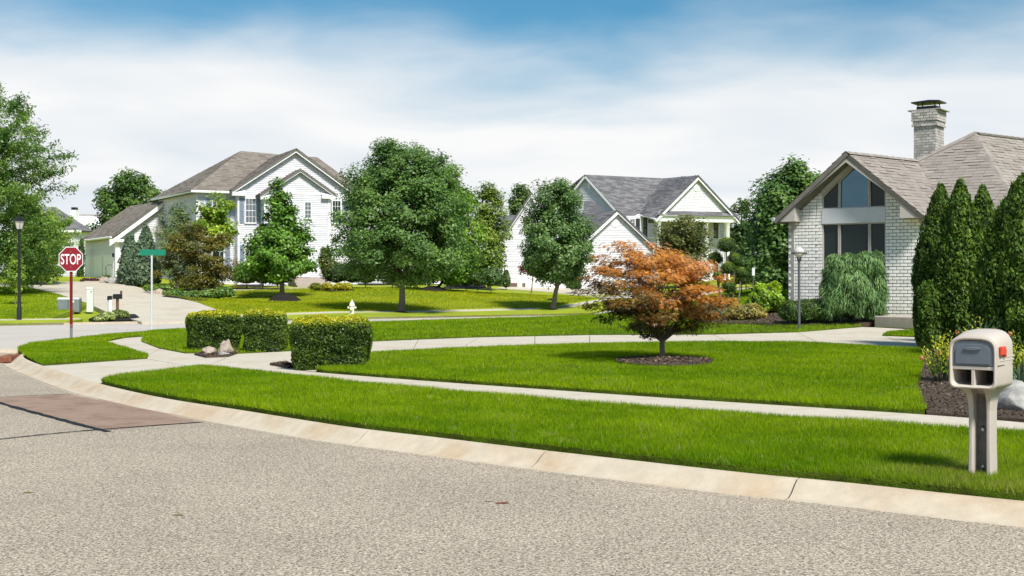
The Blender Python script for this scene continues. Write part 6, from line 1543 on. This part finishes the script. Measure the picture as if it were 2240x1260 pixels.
# ------------------------------------------------------------------ utility boxes and post boxes across the street
m_cab = mat('grey_green_cabinet', (.17,.20,.20), .5, .1, 3); m_cabl = mat('pale_cabinet_lid', (.45,.46,.43), .5, .08, 3)
tp_ = G(152,678); TB = empty('transformer_box', tp_, 'grey-green utility transformer cabinet on the left lawn', 'utility box', None, R(10)); k = tp_.y/FPX; wd = 23*k; hh = 23*k
b = MB(); b.prism([Vector((-wd,-wd*.75,-.1)), Vector((wd,-wd*.75,-.1)), Vector((wd,wd*.75,-.1)), Vector((-wd,wd*.75,-.1))], (0,0,hh+.1)); b.build('cabinet', m_cab, TB, origin=(0,0,0), bevel=.02)
b = MB(); b.add([Vector(q_) for q_ in ((-wd*1.02,-wd*.78,hh),(wd*1.02,-wd*.78,hh),(wd*1.02,wd*.78,hh),(-wd*1.02,wd*.78,hh),(-wd*.96,-wd*.5,hh+.10),(wd*.96,-wd*.5,hh+.10),(wd*.96,wd*.7,hh+.10),(-wd*.96,wd*.7,hh+.10))], [(0,1,5,4),(1,2,6,5),(2,3,7,6),(3,0,4,7),(4,5,6,7),(3,2,1,0)]); b.build('lid', m_cabl, TB, origin=(0,0,0), bevel=.01)
b = MB(); b.box(-.01,.01,-wd*.75-.008,-wd*.75+.002,.02,hh-.02); b.build('door_seam', m_metal_dk, TB, origin=(0,0,0))
b = MB(); b.box(wd*.2,wd*.55,-wd*.75-.006,-wd*.75+.002,hh*.72,hh*.9); b.build('warning_label', m_swhite, TB, origin=(0,0,0))
pp_ = G(197,678); PB = empty('cable_pedestal', pp_, 'narrow pale utility pedestal right of the transformer cabinet', 'utility box', None, R(12)); k = pp_.y/FPX
b = MB(); b.box(-7*k,7*k,-6*k,6*k,-.1,44*k); b.build('housing', mat('pale_green_plastic', (.62,.66,.60), .5, .06, 3), PB, origin=(0,0,0), bevel=.02)
b = MB(); b.box(-7.4*k,7.4*k,-6.4*k,6.4*k,44*k,50*k); b.build('cap', MATS['pale_green_plastic'], PB, origin=(0,0,0), bevel=.02)
b = MB(); b.box(2*k,3*k,-6.4*k,-6*k,36*k,41*k); b.box(2*k,5*k,-6.4*k,-6*k,40*k,41*k); b.build('hasp', m_metal_dk, PB, origin=(0,0,0))
m_wood = mat('brown_wood', (.15,.075,.04), .8, .25, 8)
for (px, py, hgt, mpost, lbl, w2, ttl) in [(257,685,40, m_wood, 'black mailbox on a brown wooden post across the street', 9, 'post_box'), (240,688,41, m_swhite, 'small black mailbox on a white post across the street', 4.5, 'post_box')]:
    q_ = G(px, py); PX = empty(ttl, q_, lbl, 'mailbox', None, R(-35)); k = q_.y/FPX
    b = MB(); s2 = 2.4*k if w2 > 5 else 3.2*k; b.box(-s2,s2,-s2,s2,-.1,(hgt-9)*k); b.build('post', mpost, PX, origin=(0,0,0), bevel=.01)
    if w2 > 5: b = MB(); b.box(-s2*.7,s2*.7,w2*k*.9,w2*k*.9+2*s2*.7,-.0+(hgt-9)*k,(hgt+9)*k); b.build('post_top', mpost, PX, origin=(0,0,0))
    b = MB(); zq = (hgt-9)*k; r_ = w2*k*.55; pts = [Vector((-r_,0,zq)), Vector((r_,0,zq))]+[Vector((r_*math.cos(t), 0, zq+7*k+r_*.8*math.sin(t))) for t in np.linspace(0, math.pi, 9)]
    b.prism([p-Vector((0,w2*k,0)) for p in pts], (0,w2*k*2,0)); bx_ = b.build('box', m_black, PX, origin=(0,0,0), bevel=.008)
    b = MB(); b.prism([p*.92+Vector((0,-w2*k-.012,zq*.08)) for p in pts], (0,.01,0)); b.build('door', m_black, bx_, origin=(0,0,0))
far_sh('shrub', 'pale low plant in the mulch under the white mailbox post', 236, G(236,700).y, [(222,697,16,6),(238,692,14,10)], [(.14,.20,.10),(.22,.28,.15)], 900, .09)
far_sh('shrub', 'grassy green plant beside the wooden mailbox post', 262, G(262,697).y, [(258,688,13,11),(270,689,12,9)], [(.06,.10,.03),(.11,.15,.05)], 800, .1)
# shepherd's crook by the garage, small stones on the road edge
q_ = GY(232,82); CK = MB(); CK.tube([q_+Vector(v) for v in ((0,0,-.1),(0,0,.9),(-.05,0,1.05),(.1,0,1.2),(.35,0,1.2),(.42,0,1.1))], .02, 6); tag(CK.build("garden_hook", m_metal_dk, None, origin=tuple(q_)), "thin black garden hook by the garage bed", "hook")
